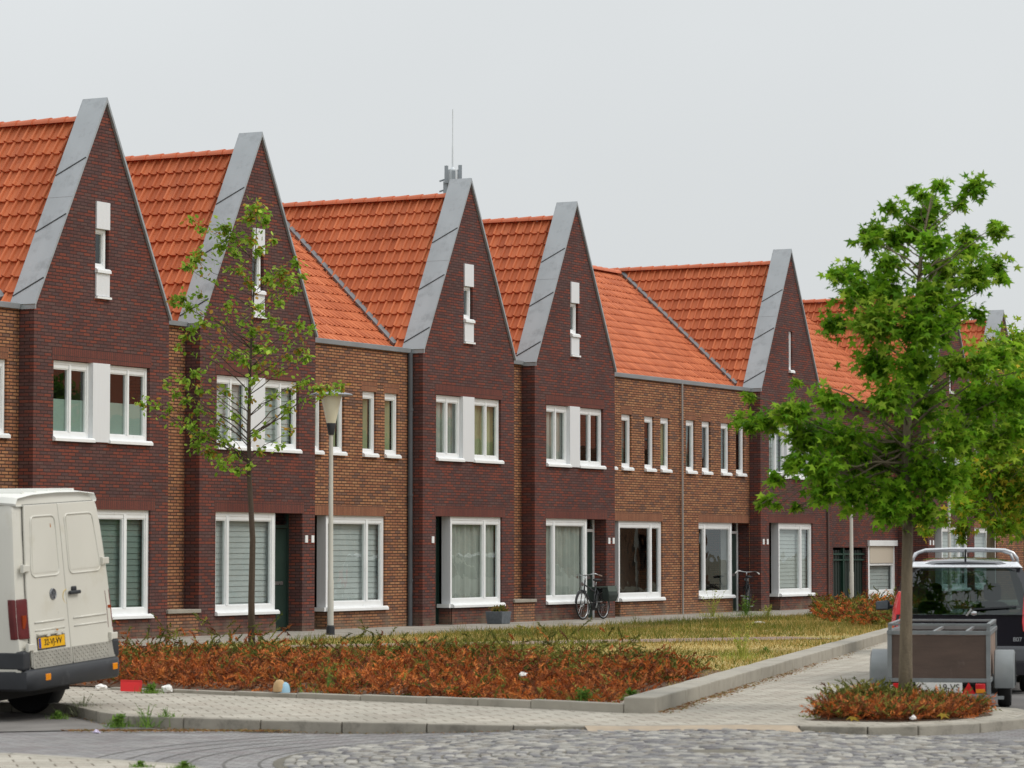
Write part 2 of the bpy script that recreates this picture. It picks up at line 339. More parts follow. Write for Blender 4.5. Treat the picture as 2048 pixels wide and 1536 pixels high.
# pavement: along the kerb, along the low wall to the far right, and back
def wallpt(t, off=0): return (1.5+.2085*t+off*.978, 32.7+.978*t-off*.2085)
side = KERB[2:17]+[(5.5, 32.6), (5.42, 33.6), (5.0, 34.3), (4.3, 34.6)]+[(4.0, 35.2), wallpt(60, 2.0), wallpt(60, -.1), wallpt(.2, -.1)]+[(1.3, 35.7), (-.95, 36.6), (-3.25, 37.6), (-4.9, 38.8), (-7.5, 40.6), (-9, 37)]
flat('pavement', side, 0, m_side)
mb = MB()
def along(path, step):
    out = []
    for a, b in zip(path, path[1:]):
        a, b = Vector(a), Vector(b); n = max(1, round((b-a).length/step))
        for i in range(n): out.append((a.lerp(b, i/n), a.lerp(b, (i+1)/n)))
    return out
for a, b in along(KERB, 1.0):
    d = (b-a).normalized(); n = Vector((-d.y, d.x)); g = d*.006
    zb = -.35
    drop = 0
    xm = (a.x+b.x)/2
    z1 = .003+drop+random.uniform(-.002, .002)
    p = [a+g-n*.02, b-g-n*.02, b-g+n*.15, a+g+n*.15]
    mb.add([(q.x, q.y, zb) for q in p]+[(q.x, q.y, z1) for q in p], [(0, 1, 5, 4), (1, 2, 6, 5), (2, 3, 7, 6), (3, 0, 4, 7), (4, 5, 6, 7)])
tag(mb.obj('kerb', m_kerb, bev=.012), kind='structure')
flat('pavement_corner', [(-8, 26.9), (-4.2, 26.6), (-2.6, 25.2), (-2.35, 24.6), (-2.6, 23.6), (-3.2, 22), (-12, 22)], -.02, m_side)
mb = MB()
for a, b in along([(-8, 26.9), (-4.2, 26.6), (-2.6, 25.2), (-2.35, 24.6), (-2.6, 23.6), (-3.2, 22)], .9):
    d = (b-a).normalized(); n = Vector((d.y, -d.x)); p = [a, b, b+n*.13, a+n*.13]
    mb.add([(q.x, q.y, -.3) for q in p]+[(q.x, q.y, -.016) for q in p], [(0, 1, 5, 4), (1, 2, 6, 5), (2, 3, 7, 6), (3, 0, 4, 7), (4, 5, 6, 7)])
tag(mb.obj('corner_kerb', m_conc, bev=.01), kind='structure')
flat('parking_bay', [(-12, 30.0), (-6, 31.0), (-3.6, 31.85), (-3.9, 32.3), (-4.6, 34.0), (-4.9, 34.7), (-5.6, 35.3), (-9, 37.5), (-14, 37.5)], -.11, M('dark bay pavers', srgb(112, 108, 104), .9, 0, .2, 2, .4, 40))
flat('street_lane', [(4.3, 34.66), (5.0, 34.36), (5.5, 33.6), (5.56, 32.6), (5.25, 31.6), (14, 30), (40, 90), wallpt(60, 2.02), (4.02, 35.25)], -.1, M('dark street paving', srgb(104, 101, 99), .9, 0, .2, 1, .4, 40))
mb = MB(); RP = [(.7, 30.37), (1.05, 30.27), (1.7, 30.4), (2.3, 30.52), (2.75, 30.38)]
for (a, b), (c, d) in zip(RP, RP[1:]): mb.quad((a, b, .004), (c, d, .004), (c+.03, d-.34, roadz(c)+.012), (a+.03, b-.34, roadz(a)+.012))
tag(mb.obj('ramp', M('sandy ramp', srgb(164, 148, 128), .9, 0, .15, 5, .3, 60)), kind='structure')
# cobbles laid in rings
CX, CY = 1.8, 27.0
items = []; cols = []
r = .35
while r < 3.75:
    n = int(2*math.pi*r/.135)
    for k in range(n):
        t = 2*math.pi*(k+.5*(int(r/.105) % 2))/n+random.uniform(-.1, .1)/n
        rr = r+random.uniform(-.01, .01); wt = (2*math.pi*r/n)/2-.008; wr = .047+random.uniform(-.005, .003); h = random.uniform(.010, .022)
        e = (math.cos(t), math.sin(t)); q = (-e[1], e[0]); x, y = CX+rr*e[0], CY+rr*e[1]; z = roadz(x)
        if y > 30.6+.02*x: continue
        base = [(x+a*wr*e[0]+b*wt*q[0], y+a*wr*e[1]+b*wt*q[1], z-.02) for a, b in ((-1, -1), (1, -1), (1, 1), (-1, 1))]
        jx, jy = random.uniform(-.12, .12), random.uniform(-.12, .12)
        mid = [(x+.97*(p[0]-x), y+.97*(p[1]-y), z+h*.6) for p in base]
        top = [(x+(.7+jx*.5)*(p[0]-x), y+(.7+jy*.5)*(p[1]-y), z+h+random.uniform(-.004, .004)) for p in base]
        items.append(base+mid+top); b = random.choice([srgb(150, 147, 142), srgb(132, 130, 130), srgb(164, 160, 152), srgb(118, 115, 116), srgb(142, 136, 128), srgb(176, 172, 164)])
        k2 = random.uniform(.8, 1.15); cols.append([c*k2*.84 for c in b])
    r += .105
for gx in np.arange(5.2, 8.5, .17):
    for gy in np.arange(23.5, 31.2, .125):
        if math.hypot(gx-CX, gy-CY) < 3.8: continue
        if gy > 31.0 or (gx < 5.6 and gy > 31): continue
        x, y = gx+random.uniform(-.02, .02)+(.08 if int(gy/.125) % 2 else 0), gy; z = roadz(x); h = random.uniform(.012, .034)
        base = [(x+a*.075, y+b*.055, z-.02) for a, b in ((-1, -1), (1, -1), (1, 1), (-1, 1))]
        items.append(base+[(x+.97*(p[0]-x), y+.97*(p[1]-y), z+h*.6) for p in base]+[(x+.7*(p[0]-x), y+.7*(p[1]-y), z+h) for p in base])
        cols.append([.72*c for c in random.choice([srgb(150, 147, 142), srgb(132, 130, 130), srgb(118, 115, 116), srgb(164, 160, 152)])])
CF = [(0, 1, 5, 4), (1, 2, 6, 5), (2, 3, 7, 6), (3, 0, 4, 7), (4, 5, 9, 8), (5, 6, 10, 9), (6, 7, 11, 10), (7, 4, 8, 11), (8, 9, 10, 11)]
o = npmesh('cobblestones', np.array(items), CF, m_cob, np.array(cols)); tag(o, kind='structure')
mb = MB()
for i in range(64):
    for k in range(16):
        q = []
        for a, r_ in ((i, k), (i, k+1), (i+1, k+1), (i+1, k)):
            x, y = CX+3.85*r_/16*math.cos(2*math.pi*a/64), min(30.6, CY+3.85*r_/16*math.sin(2*math.pi*a/64)); q.append((x, y, roadz(x)+.004))
        mb.quad(*(q if k else q[:3]))
tag(mb.obj('cobble_bed', m_joint), kind='structure')
# rings of grey brick round the cobbles: joints as shallow dark ridges
mb = MB()
for rr in (3.95, 4.25, 4.55, 4.85, 5.15, 5.45):
    for i in range(60):
        a0, a1 = R(120)+R(125)*i/60, R(120)+R(125)*(i+1)/60
        q = [(CX+r_*math.cos(a), CY+r_*math.sin(a)) for r_, a in ((rr, a0), (rr+.025, a0), (rr+.025, a1), (rr, a1))]
        if q[0][1] > 30.9: continue
        mb.quad(*[(x, y, roadz(x)+.003) for x, y in q])
tag(mb.obj('paving_joints', M('dark paving joints', srgb(98, 95, 92), .95)), kind='structure')
# garden soil, lawn and the paved strip before the houses
TH = .48279; D = Vector((math.sin(TH), math.cos(TH))); N = Vector((-D.y, D.x)); P0 = Vector((-.85, 71.8)); RZ = R(90)-TH
def F(u, b): return P0+D*u+N*b
def fpt(u, b): p = F(u, b); return (p.x, p.y)
flat('house_path', [fpt(-40, .6), fpt(-40, -3.3), fpt(18, -3.3), fpt(18, -1), fpt(60, -1), fpt(60, 2), fpt(40, 2)], .012, m_path)
bedfront = [(-9, 41.5), (-7.5, 40.5), (-4.9, 38.7), (-3.25, 37.5), (-.95, 36.5), (1.35, 35.6), (1.45, 33.0)]
flat('lawn_ground', bedfront+[wallpt(45), fpt(19, -1.0), fpt(17.9, -3.2), fpt(-40, -3.2)], .008, m_grassb)
flat('bed_soil', bedfront+[wallpt(10), (2.7, 44.5), (-1, 46), (-9, 46)], .014, m_soil)
mb = MB()
A, B = Vector((-4, 54.4)), Vector((5.8, 60.2)); n = Vector((-.51, .86))*.85
tag(MB().quad(*[(p.x, p.y, .02) for p in (A-n, B-n, B+n, A+n)]).obj('brick_path', m_redpath), kind='structure')
# low concrete wall round the garden
mb = MB()
for i in range(30):
    a, b = Vector(wallpt(i*1.0)), Vector(wallpt(i*1.0+.994)); n = Vector((-.978, .2085))*.34
    dz = random.uniform(-.004, .004)
    mb.add([(q.x, q.y, -.1) for q in (a, b, b+n, a+n)]+[(q.x, q.y, .165+dz) for q in (a, b, b+n, a+n)], [(0, 1, 5, 4), (1, 2, 6, 5), (2, 3, 7, 6), (3, 0, 4, 7), (4, 5, 6, 7)])
o = mb.obj('garden_wall', m_conc, bev=.015); tag(o, 'low pale concrete kerb wall running back along the light pavement', 'low wall')
mb = MB(); ed = [(1.17, 32.78), (1.16, 33.1), (.3, 33.6), (-.95, 35.0), (-3.25, 36.6), (-4.2, 37.4)]
ed = [(1.16, 32.77), (.2, 33.75), (-.95, 34.8), (-3.25, 36.7), (-4.9, 38.2)]
for a, b in along(ed, 1.0):
    d = (b-a).normalized(); n = Vector((d.y, -d.x)) if d.x < 0 else Vector((-d.y, d.x)); n = Vector((.55, .83))*.12
    t = (a.x+4.9)/6; h = .02+.075*max(0, t)
    g = d*.004; p = [a+g, b-g, b-g+n, a+g+n]
    mb.add([(q.x, q.y, -.1) for q in p]+[(q.x, q.y, h) for q in p], [(0, 1, 5, 4), (1, 2, 6, 5), (2, 3, 7, 6), (3, 0, 4, 7), (4, 5, 6, 7)])
tag(mb.obj('bed_edging', m_conc, bev=.01), 'low concrete edging between the light pavement and the rusty juniper bed', 'edging')
flat('planting_soil', [(2.97, 31.3), (3.82, 31.0), (4.45, 31.45), (4.95, 32.3), (4.98, 33.3), (4.5, 34.1), (3.7, 33.9)], .006, m_soil)

# ---------------------------------------------------------------- houses
def clip(poly, ax, v, keep_less):
    out = []; n = len(poly)
    for i in range(n):
        a, b = poly[i], poly[(i+1) % n]; da = (v-a[ax]) if keep_less else (a[ax]-v); db = (v-b[ax]) if keep_less else (b[ax]-v)
        if da >= 0: out.append(a)
        if (da > 0 > db) or (da < 0 < db):
            t = da/(da-db); out.append((a[0]+t*(b[0]-a[0]), a[1]+t*(b[1]-a[1])))
    return out
def wall(mb, poly, holes, b, rev=.1):
    us = sorted({h[0] for h in holes} | {h[1] for h in holes})
    us = [-1e6]+us+[1e6]
    for ua, ub in zip(us, us[1:]):
        st = clip(clip(poly, 0, ua, False), 0, ub, True)
        if len(st) < 3: continue
        hs = sorted((h[2], h[3]) for h in holes if h[0] <= ua+1e-6 and h[1] >= ub-1e-6)
        zc = -1e6
        for z0, z1 in hs+[(1e6, 1e6)]:
            q = clip(clip(st, 1, zc, False), 1, z0, True)
            if len(q) >= 3 and z0 > zc: mb.quad(*[(u, b, z) for u, z in q])
            zc = z1
    for h in holes:
        u0, u1, z0, z1 = h[:4]; sides = h[4] if len(h) > 4 else 'lrtb'; d = h[5] if len(h) > 5 else rev
        if 'l' in sides: mb.quad((u0, b, z0), (u0, b+d, z0), (u0, b+d, z1), (u0, b, z1))
        if 'r' in sides: mb.quad((u1, b, z0), (u1, b, z1), (u1, b+d, z1), (u1, b+d, z0))
        if 't' in sides: mb.quad((u0, b, z1), (u1, b, z1), (u1, b+d, z1), (u0, b+d, z1))
        if 'b' in sides: mb.quad((u0, b, z0), (u0, b+d, z0), (u1, b+d, z0), (u1, b, z0))
EAVE, PEAK, HW = 6.18, 10.15, 2.19
def tile_slope(name, o, a, La, s, Ls, nrm, parent, rows=12, tw=.205, kt=1.0, kb=1.0, st=.054):
    o, a, s, nrm = (np.array(v, float) for v in (o, a, s, nrm))
    prof = [(0, 0), (.05, .044), (.16, .060), (.27, .044), (.32, .002), (.64, -.008)]
    nt_ = int(La/tw); fr = np.array([p[0] for p in prof]); hh = np.array([p[1] for p in prof]); k = len(prof)
    tw = La/nt_; dr = Ls/rows
    A_ = (np.arange(nt_)[:, None]+fr[None]).ravel(); H = np.tile(hh, nt_); A_ = np.append(A_, nt_)*tw; H = np.append(H, 0)
    tid = np.append(np.repeat(np.arange(nt_), k), nt_-1)
    V = []; Fq = []; C = []; m = len(A_)
    for r_ in range(rows):
        jit = rng.normal(0, .003, nt_)[tid]; sj = rng.normal(0, .003, nt_)[tid]
        for ss, dh, kk in ((r_*dr-.01, .0, kt), ((r_+1)*dr+.03, st, kb), ((r_+1)*dr+.022, -.006, kb)):
            P = o+A_[:, None]*a+(ss+sj)[:, None]*s+(H*kk+dh+jit)[:, None]*nrm; V.append(P)
        base = r_*3*m; tc_ = rng.random(nt_)[tid[:-1]]
        for l in (0, 1):
            i = np.arange(m-1); Fq.append(np.stack([base+l*m+i, base+(l+1)*m+i, base+(l+1)*m+i+1, base+l*m+i+1], 1)); C.append(tc_)
    V = np.concatenate(V); Fq = np.concatenate(Fq); C = np.concatenate(C)
    me = bpy.data.meshes.new(name); me.from_pydata(V.tolist(), [], Fq.tolist()); me.update()
    at = me.attributes.new('col', 'FLOAT_COLOR', 'FACE'); cc = np.ones((len(C), 4), np.float32); cc[:, :3] = C[:, None]; at.data.foreach_set('color', cc.ravel())
    me.materials.append(m_tile); ob = bpy.data.objects.new(name, me); COL.objects.link(ob); ob.parent = parent
    # underlay board so no light leaks
    return ob
def ridge(name, p, q, parent):
    mb = MB(); p, q = Vector(p), Vector(q); n = max(1, round((q-p).length/.38)); d = (q-p)/n
    side_ = d.normalized().cross(Vector((0, 0, 1)))
    for i in range(n):
        a = p+d*i; b = a+d*1.06; ra, rb = .10, .125
        rows_ = []
        for c, r_ in ((a, ra), (b, rb)):
            rows_.append([c+side_*r_*1.15*math.cos(t)+Vector((0, 0, r_*math.sin(t)-.03)) for t in [math.pi*j/8 for j in range(9)]])
        mb.add(rows_[0]+rows_[1], [(j, j+1, 10+j, 9+j) for j in range(8)]+[tuple(9+j for j in range(9))])
    return mb.obj(name, m_ridge, parent, smooth=True)
def corrug(u0, u1, z0, z1, b, kind):
    mb = MB()
    if kind == 'frost': mb.quad((u0, b-.06, z0), (u1, b-.06, z0), (u1, b-.06, z1), (u0, b-.06, z1))
    elif kind == 'slat':
        n = max(2, int((z1-z0)/.11)); dz = (z1-z0)/n
        for i in range(n):
            z = z0+i*dz; mb.quad((u0, b+.0, z), (u1, b, z), (u1, b+.012, z+dz*.97), (u0, b+.012, z+dz*.97))
    else:
        n = max(4, int((u1-u0)/.05)); pts = [(u0+(u1-u0)*i/n, b+.025*math.sin(i*1.35)+.015*math.sin(i*.6)) for i in range(n+1)]
        for (a, c), (d, e) in zip(pts, pts[1:]): mb.quad((a, c, z0), (d, e, z0), (d, e, z1), (a, c, z1))
    return mb
m_frost = M('frosted film', srgb(150, 170, 160), .7, 0, .06, 2)
BM = {'frost': m_frost, 'slat': m_blind, 'slatd': m_blindd, 'curtain': m_curt, 'lime': m_green}
def window(parent, u0, u1, z0, z1, b, splits=(), blind='slat', bz=None, sill=True, vent=True, fw=.065, lft=0, panel=None, label=None):
    """frame at depth b; splits = [(u, width)] mullions; returns the frame mesh (a part) with pane, blind, sill"""
    f = MB(); d = .075
    f.box(u0, u0+fw, b, b+d, z0, z1); f.box(u1-fw, u1, b, b+d, z0, z1)
    f.box(u0+fw, u1-fw, b+.002, b+d, z1-fw, z1); f.box(u0+fw, u1-fw, b+.002, b+d, z0, z0+fw*1.3)
    if vent: f.box(u0+fw, u1-fw, b+.012, b+d, z1-fw-.07, z1-fw); 
    for u, w_ in splits: f.box(u-w_/2, u+w_/2, b-.004, b+d-.004, z0+fw*1.3, z1-fw)
    edges = [u0+fw]+[x for u, w_ in sorted(splits) for x in (u-w_/2, u+w_/2)]+[u1-fw]
    zb = z0+fw*1.3; zt = z1-fw-(.07 if vent else 0)
    for i in range(0, len(edges), 2):   # sash beads
        a, c = edges[i], edges[i+1]
        for q in ((a, a+.022, zb, zt), (c-.022, c, zb, zt)): f.box(q[0], q[1], b+.022, b+d, q[2], q[3])
        f.box(a+.022, c-.022, b+.024, b+d, zt-.022, zt); f.box(a+.022, c-.022, b+.024, b+d, zb, zb+.022)
    fo = f.obj('window', m_white, parent)
    if label: fo['label'] = label
    for i in range(0, len(edges), 2):
        a, c = edges[i]+.022, edges[i+1]-.022
        MB().quad((a, b+.05, zb), (c, b+.05, zb), (c, b+.05, zt), (a, b+.05, zt)).obj('pane', m_glass, fo, fix=False)
    if blind: corrug(u0+.03, u1-.03, bz if bz else z0+.05, (z1-.05) if blind != 'frost' else z0+.5*(z1-z0), b+.14, 'slat' if 'slat' in blind else blind).obj('blind', BM[blind], fo)
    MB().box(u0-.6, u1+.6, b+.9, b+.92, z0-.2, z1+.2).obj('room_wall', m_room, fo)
    if sill:
        s = MB().prism([(b+.01, z0), (b+.01, z0-.085), (-.07+sill_b, z0-.085), (-.07+sill_b, z0-.035), (-.03+sill_b, z0)], u0-.015, u1+.045, lambda y, z, u: (u, y, z))
        k = MB()
        s.obj('sill', m_white, fo)
    return fo
sill_b = 0
def number_plate(parent, u, z, b):
    MB().box(u-.05, u+.05, b-.02, b-.003, z-.075, z+.075).obj('number_plaque', m_white, parent)
def door(parent, u0, u1, b, post=False):
    f = MB().box(u0, u1, b, b+.05, .02, 2.14)
    do = f.obj('door', m_door, parent)
    fr = MB(); fr.box(u0, u0+.05, b-.03, b, .02, 2.45); fr.box(u1-.05, u1, b-.03, b, .02, 2.45); fr.box(u0+.05, u1-.05, b-.028, b, 2.15, 2.22)
    fr.obj('door_frame', m_white if post else m_door, do)
    MB().box(u0+.05, u1-.05, b, b+.02, 2.22, 2.45).obj('fanlight', m_glass, do)
    MB().box(u0+.2, u0+.32, b-.012, b-.002, 1.0, 1.9).obj('door_pane', m_glass, do)
    MB().box(u0+.12, u1-.2, b-.015, b-.003, .98, 1.05).obj('letter_slot', m_steel, do)
def bay(parent, wl, wr, niche, b, z0=.48, z1=2.46, mull=(), blind='slat', post=False, wallmat=None):
    """ground floor window with a door niche; niche = (u0,u1) left or right of the window"""
    global sill_b
    sill_b = b
    window(parent, wl, wr, z0, z1, b+.05, mull, blind, fw=.085)
    nd_ = .36
    left = niche[0] < wl
    s = MB()
    if left:
        s.box(wl-.022, wl, b+.035, b+.26, z0, z1)
        s.obj('side_panel', m_whitep, parent)
        MB().box(wl-.02, wl+.01, b+.02, b+nd_, 0, z0-.09).obj('low_wall', wallmat, parent)
        MB().box(wl-.1, wl-.022, b+.02, b+nd_-.02, z0-.086, z0-.001).obj('side_sill', m_white, parent)
    else:
        s.box(wr, wr+.02, b+.04, b+nd_, z0, z1); s.obj('side_panel', m_white, parent)
        MB().box(wr-.01, wr+.015, b+.02, b+nd_, 0, z0-.09).obj('low_wall', wallmat, parent)
    door(parent, niche[0]+.002, niche[1]-.002, b+nd_, post)
    MB().quad((niche[0], b+.005, .016), (niche[1], b+.005, .016), (niche[1], b+nd_, .016), (niche[0], b+nd_, .016)).obj('doorstep', m_conc, parent)
def pipe(parent, u, b, z1=6.05, mat=None, r_=.045, z0=.0):
    mb = MB().tube([(u, b, z0), (u, b, z1)], r_, 10)
    for z in (1.0, 2.9, 4.8): mb.tube([(u, b, z), (u, b, z+.05)], r_*1.25, 10)
    mb.obj('downpipe', mat or m_zincd, parent, smooth=True)
BACK = 10.4; RIDGEZ = 9.82
def gable_house(u, label, kind='left', blinds=('slat', 'slat'), slit='panel', recess=None, b0=0, extra=0, gblind=None, rows=12):
    global sill_b
    p = F(u, b0); h = empty('terraced_house', (p.x, p.y, 0), RZ, label, 'house', 'row of gabled brick houses')
    g0 = -.83 if kind == 'left' else -1.6; g1 = 1.6 if kind == 'left' else .67
    n0, n1 = (-1.6, -.83) if kind == 'left' else (.67, 1.70)
    holes = [(-1.58, 1.54, 3.78, 5.2, 'lrt'), (g0, g1, .46, 2.46, 'rt' if kind == 'left' else 'lt', .12),
             (n0, n1, 0, 2.46, 'lt' if kind == 'left' else 'rt', .36)]
    if slit == 'panel': holes.append((-.29, .15, 6.42, 8.25, 'lrtb'))
    elif slit: holes.append((-.12, .14, 6.75, 7.9, 'lrtb'))
    mb = MB(); wall(mb, [(-HW, 0), (HW, 0), (HW, EAVE), (0, PEAK-.02), (-HW, EAVE)], holes, 0)
    mb.quad((-HW, 0, 0), (-HW, 0, EAVE), (-HW, BACK, EAVE), (-HW, BACK, 0)); mb.quad((HW, 0, 0), (HW, BACK, 0), (HW, BACK, EAVE), (HW, 0, EAVE))
    mb.quad((-HW, BACK, 0), (-HW, BACK, EAVE), (0, BACK, PEAK-.3), (HW, BACK, EAVE), (HW, BACK, 0))
    if extra: MB().box(HW, HW+extra, 0, BACK*.6, 0, EAVE-.1).obj('side_wall', m_dark, h)
    mb.obj('wall', m_dark, h)
    for u0, u1, z in ((-1.58, 1.54, 5.2), (-1.6, 1.7, 2.46)): MB().box(u0-.05, u1+.05, -.0025, .03, z+.001, z+.23).obj('lintel', m_darks, h)
    sill_b = 0
    window(h, -1.58, -.38, 3.79, 5.19, .06, [(-.98, .055)], blinds[0]); window(h, .17, 1.53, 3.79, 5.19, .06, [(.9, .055)], blinds[1])
    MB().box(-.38, .17, -.035, .1, 3.72, 5.2).obj('white_panel', m_whitep, h)
    if slit == 'panel':
        MB().box(-.285, .145, -.03, .06, 7.74, 8.25).obj('white_panel', m_whitep, h)
        MB().box(-.285, .145, -.03, .06, 6.47, 6.9).obj('white_panel', m_whitep, h)
        window(h, -.285, .10, 6.99, 7.73, .05, (), None, vent=False, fw=.06)
        MB().box(-.29, .18, -.06, .02, 6.42, 6.46).obj('white_trim', m_white, h)
    elif slit: window(h, -.12, .14, 6.8, 7.9, .05, (), None, vent=False, fw=.06)
    bay(h, g0, g1, (n0, n1), 0, mull=[(.82, .09)] if kind == 'left' else [(-1.08, .09)], blind=gblind or blinds[0], post=(kind == 'right' and gblind == 'curtain'), wallmat=m_dark)
    number_plate(h, -1.74 if kind == 'left' else 1.84, 1.93, 0)
    if kind == 'right': number_plate(h, 2.09, 1.93, 0)
    if slit == 'slit' and not b0: number_plate(h, -2.02, 1.93, 0)
    # zinc coping over the gable wall
    sl_ = Vector((HW, 0, -(PEAK-EAVE))).normalized(); nr = Vector((-sl_.z, 0, sl_.x)).normalized()  # right slope direction
    for sg in (-1, 1):
        a = Vector((0, 0, PEAK)); e = Vector((sg*(HW+.01), 0, EAVE-.02)); n_ = Vector((sg*nr.x, 0, abs(nr.z)))*.045
        q = [a, e, e+n_, a+Vector((0, 0, .10))]
        c = MB()
        for yy in (-.05, .52): pass
        vs = [(v.x, y, v.z) for y in (-.05, .52) for v in q]
        c.add(vs, [(0, 1, 2, 3), (7, 6, 5, 4), (0, 4, 5, 1), (1, 5, 6, 2), (2, 6, 7, 3), (3, 7, 4, 0)])
        if sg < 0: c.box(-HW-.03, -HW+.0, -.045, .52, EAVE-.09, EAVE+.0)
        co = c.obj('coping', m_zinc, h)
        dirv = (e-a)
        for t0 in ((.34, .62, .93) if sg < 0 else (.3, .6, .9)):
            w1 = a+dirv*(t0-.055)+n_*1.08; w2 = a+dirv*(t0+.03)+n_*1.08
            MB().bar((w1.x, -.045, w1.z), (w2.x, .515, w2.z), .022, .016, up=tuple(n_.normalized())).obj('seam', m_seam, co)
        t_ = MB()
        w1 = a+dirv*.48+n_*1.02; t_.bar((w1.x, -.045, w1.z), (w1.x, .515, w1.z), .008, .006, up=tuple(n_.normalized())); t_.obj('joint', m_zincd, co)
    # tiled roof slopes behind the coping
    top = RIDGEZ; run = HW*1.0; dz = (RIDGEZ-EAVE-.03)/HW
    for sg in (-1, 1):
        s_ = Vector((sg, 0, -dz)).normalized(); n_ = Vector((sg*dz, 0, 1)).normalized(); Ls = (top-EAVE)/dz/abs(s_.x)
        ap = Vector((0, .52, top-.03))
        if sg < 0: tile_slope('roof_slope', (0, BACK, top-.02), (0, -1, 0), BACK-.52, s_, Ls+.05, n_, h, rows)
        else: tile_slope('roof_slope', (0, .52, top-.02), (0, 1, 0), BACK-.52, s_, Ls+.05, n_, h, rows)
    ridge('ridge_tiles', (0, BACK, top+.03), (0, .5, top+.03), h)
    MB().add([(0, .3, top-.16), (-HW+.06, .3, EAVE-.06), (HW-.06, .3, EAVE-.06), (0, BACK, top-.16), (-HW+.06, BACK, EAVE-.06), (HW-.06, BACK, EAVE-.06)], [(0, 1, 4, 3), (0, 3, 5, 2), (1, 2, 5, 4)]).obj('roof_boards', m_wood, h)
    if recess:   # narrow brown brick slot to the left with a low wall and slab
        wr_ = recess; b1 = .36
        MB().box(-HW-wr_-.0, -HW, b1, b1+.3, 0, EAVE).obj('recessed_wall', m_brown, h)
        lw = MB().box(-HW-wr_+.003, -HW-.003, .0, b1, 0, .46).obj('low_wall', m_brown, h)
        MB().box(-HW-wr_-.02, -HW+.02, -.05, b1, .465, .54).obj('capstone', m_conc, lw, bev=.01)
        gt = MB().box(-HW-wr_+.003, -HW-.003, .27, .75, EAVE-.06, EAVE+.03).obj('gutter', m_zincd, h)
        pipe(h, -HW-wr_+.06, .3, 6.1, m_pipe, r_=.028)
        main_roof(h, -HW-wr_-1.6, -HW+1.6); valley(h, 0)
    return h
def main_roof(h, ua, ub, back=True):
    zr, b0, z0, k = 9.72, .70, 6.2, .763
    br = b0+(zr-z0)/k; ln = math.hypot(br-b0, zr-z0)
    s_ = ((0), -(br-b0)/ln, -(zr-z0)/ln); n_ = (0, -(zr-z0)/ln, (br-b0)/ln)
    tile_slope('roof_slope', (ua, br, zr), (1, 0, 0), ub-ua, s_, ln, n_, h, 16, .205, .12, .5, .016)
    s2 = (0, (br-b0)/ln, -(zr-z0)/ln); n2 = (0, (zr-z0)/ln, (br-b0)/ln)
    tile_slope('roof_slope', (ub, br, zr), (-1, 0, 0), ub-ua, s2, ln, n2, h, 12, .3)
    ridge('ridge_tiles', (ua, br, zr+.04), (ub, br, zr+.04), h)
    MB().quad((ua, b0, z0-.06), (ub, b0, z0-.06), (ub, br, zr-.07), (ua, br, zr-.07)).quad((ua, br, zr-.07), (ub, br, zr-.07), (ub, 2*br-b0, z0-.06), (ua, 2*br-b0, z0-.06)).obj('roof_boards', m_wood, h)
def valley(h, ur, zb=6.22, zt=9.66):
    mb = MB(); P = []
    for z in (zb, zt): P.append(Vector((ur-(RIDGEZ-.02-z)/((RIDGEZ-EAVE-.03)/HW), .70+(z-6.2)/.763, z+.10)))
    mb.bar(P[0], P[1], .10, .07, up=(-.5, -.4, .75)); mb.obj('valley_gutter', m_lead, h)
def infill(ua, ub, label, ups, win=None, niche=None, mull=(), blinds=None, gblind='slat', ra=1.9, rb=1.9, pipes=(), mat=None, b=.33, roof=True, post=False):
    global sill_b
    uc = (ua+ub)/2; p = F(uc, 0); h = empty('terraced_house', (p.x, p.y, 0), RZ, label, 'house', 'row of gabled brick houses')
    mat = mat or m_brown; soldier = m_browns if mat is m_brown else m_darks
    holes = [(a-uc, a-uc+w_, 3.8, 5.16, 'lrt') for a, w_ in ups]
    if win:
        holes += [(win[0]-uc, win[1]-uc, .46, 2.44, 'rt' if niche and niche[0] < win[0] else 'lt', .12)]
        if niche: holes += [(niche[0]-uc, niche[1]-uc, 0, 2.44, 'lt' if niche[0] < win[0] else 't', .36)]
    mb = MB(); wall(mb, [(ua-uc, 0), (ub-uc, 0), (ub-uc, EAVE-.05), (ua-uc, EAVE-.05)], holes, b)
    bk = 10; MB().quad((ua-uc, bk, 0), (ub-uc, bk, 0), (ub-uc, bk, EAVE), (ua-uc, bk, EAVE)).obj('back_wall', mat, h)
    mb.obj('wall', mat, h)
    for a, w_ in ups: MB().box(a-uc-.04, a-uc+w_+.04, b-.0025, b+.03, 5.161, 5.37).obj('lintel', soldier, h)
    if win: MB().box(min(win[0], niche[0] if niche else 99)-uc-.0, max(win[1], niche[1] if niche else -99)-uc+.0, b-.0025, b+.03, 2.441, 2.66).obj('lintel', soldier, h)
    sill_b = b
    for i, (a, w_) in enumerate(ups): window(h, a-uc+.005, a-uc+w_-.005, 3.81, 5.155, b+.05, (), (blinds or ['slatd'])[i % len(blinds or [1])], fw=.06)
    if win and niche: bay(h, win[0]-uc, win[1]-uc, (niche[0]-uc, niche[1]-uc), b, mull=[(m-uc, .09) for m in mull], blind=gblind, wallmat=mat, post=post, z1=2.44)
    elif win: window(h, win[0]-uc, win[1]-uc, .48, 2.44, b+.05, [(m-uc, .09) for m in mull], gblind)
    if roof:
        MB().box(ua-uc-.02, ub-uc+.02, b-.06, .75, EAVE-.09, EAVE+.02).obj('gutter', m_zincd, h, bev=.01)
        main_roof(h, ua-uc-ra, ub-uc+rb)
        if rb: valley(h, ub-uc+HW)
    for u_, mt, r_ in pipes: pipe(h, u_-uc, b-.06, 6.1, mt, r_)
    return h
U = [-14.74, -9.26, -.26, 5.19, 18.85, 32.2]
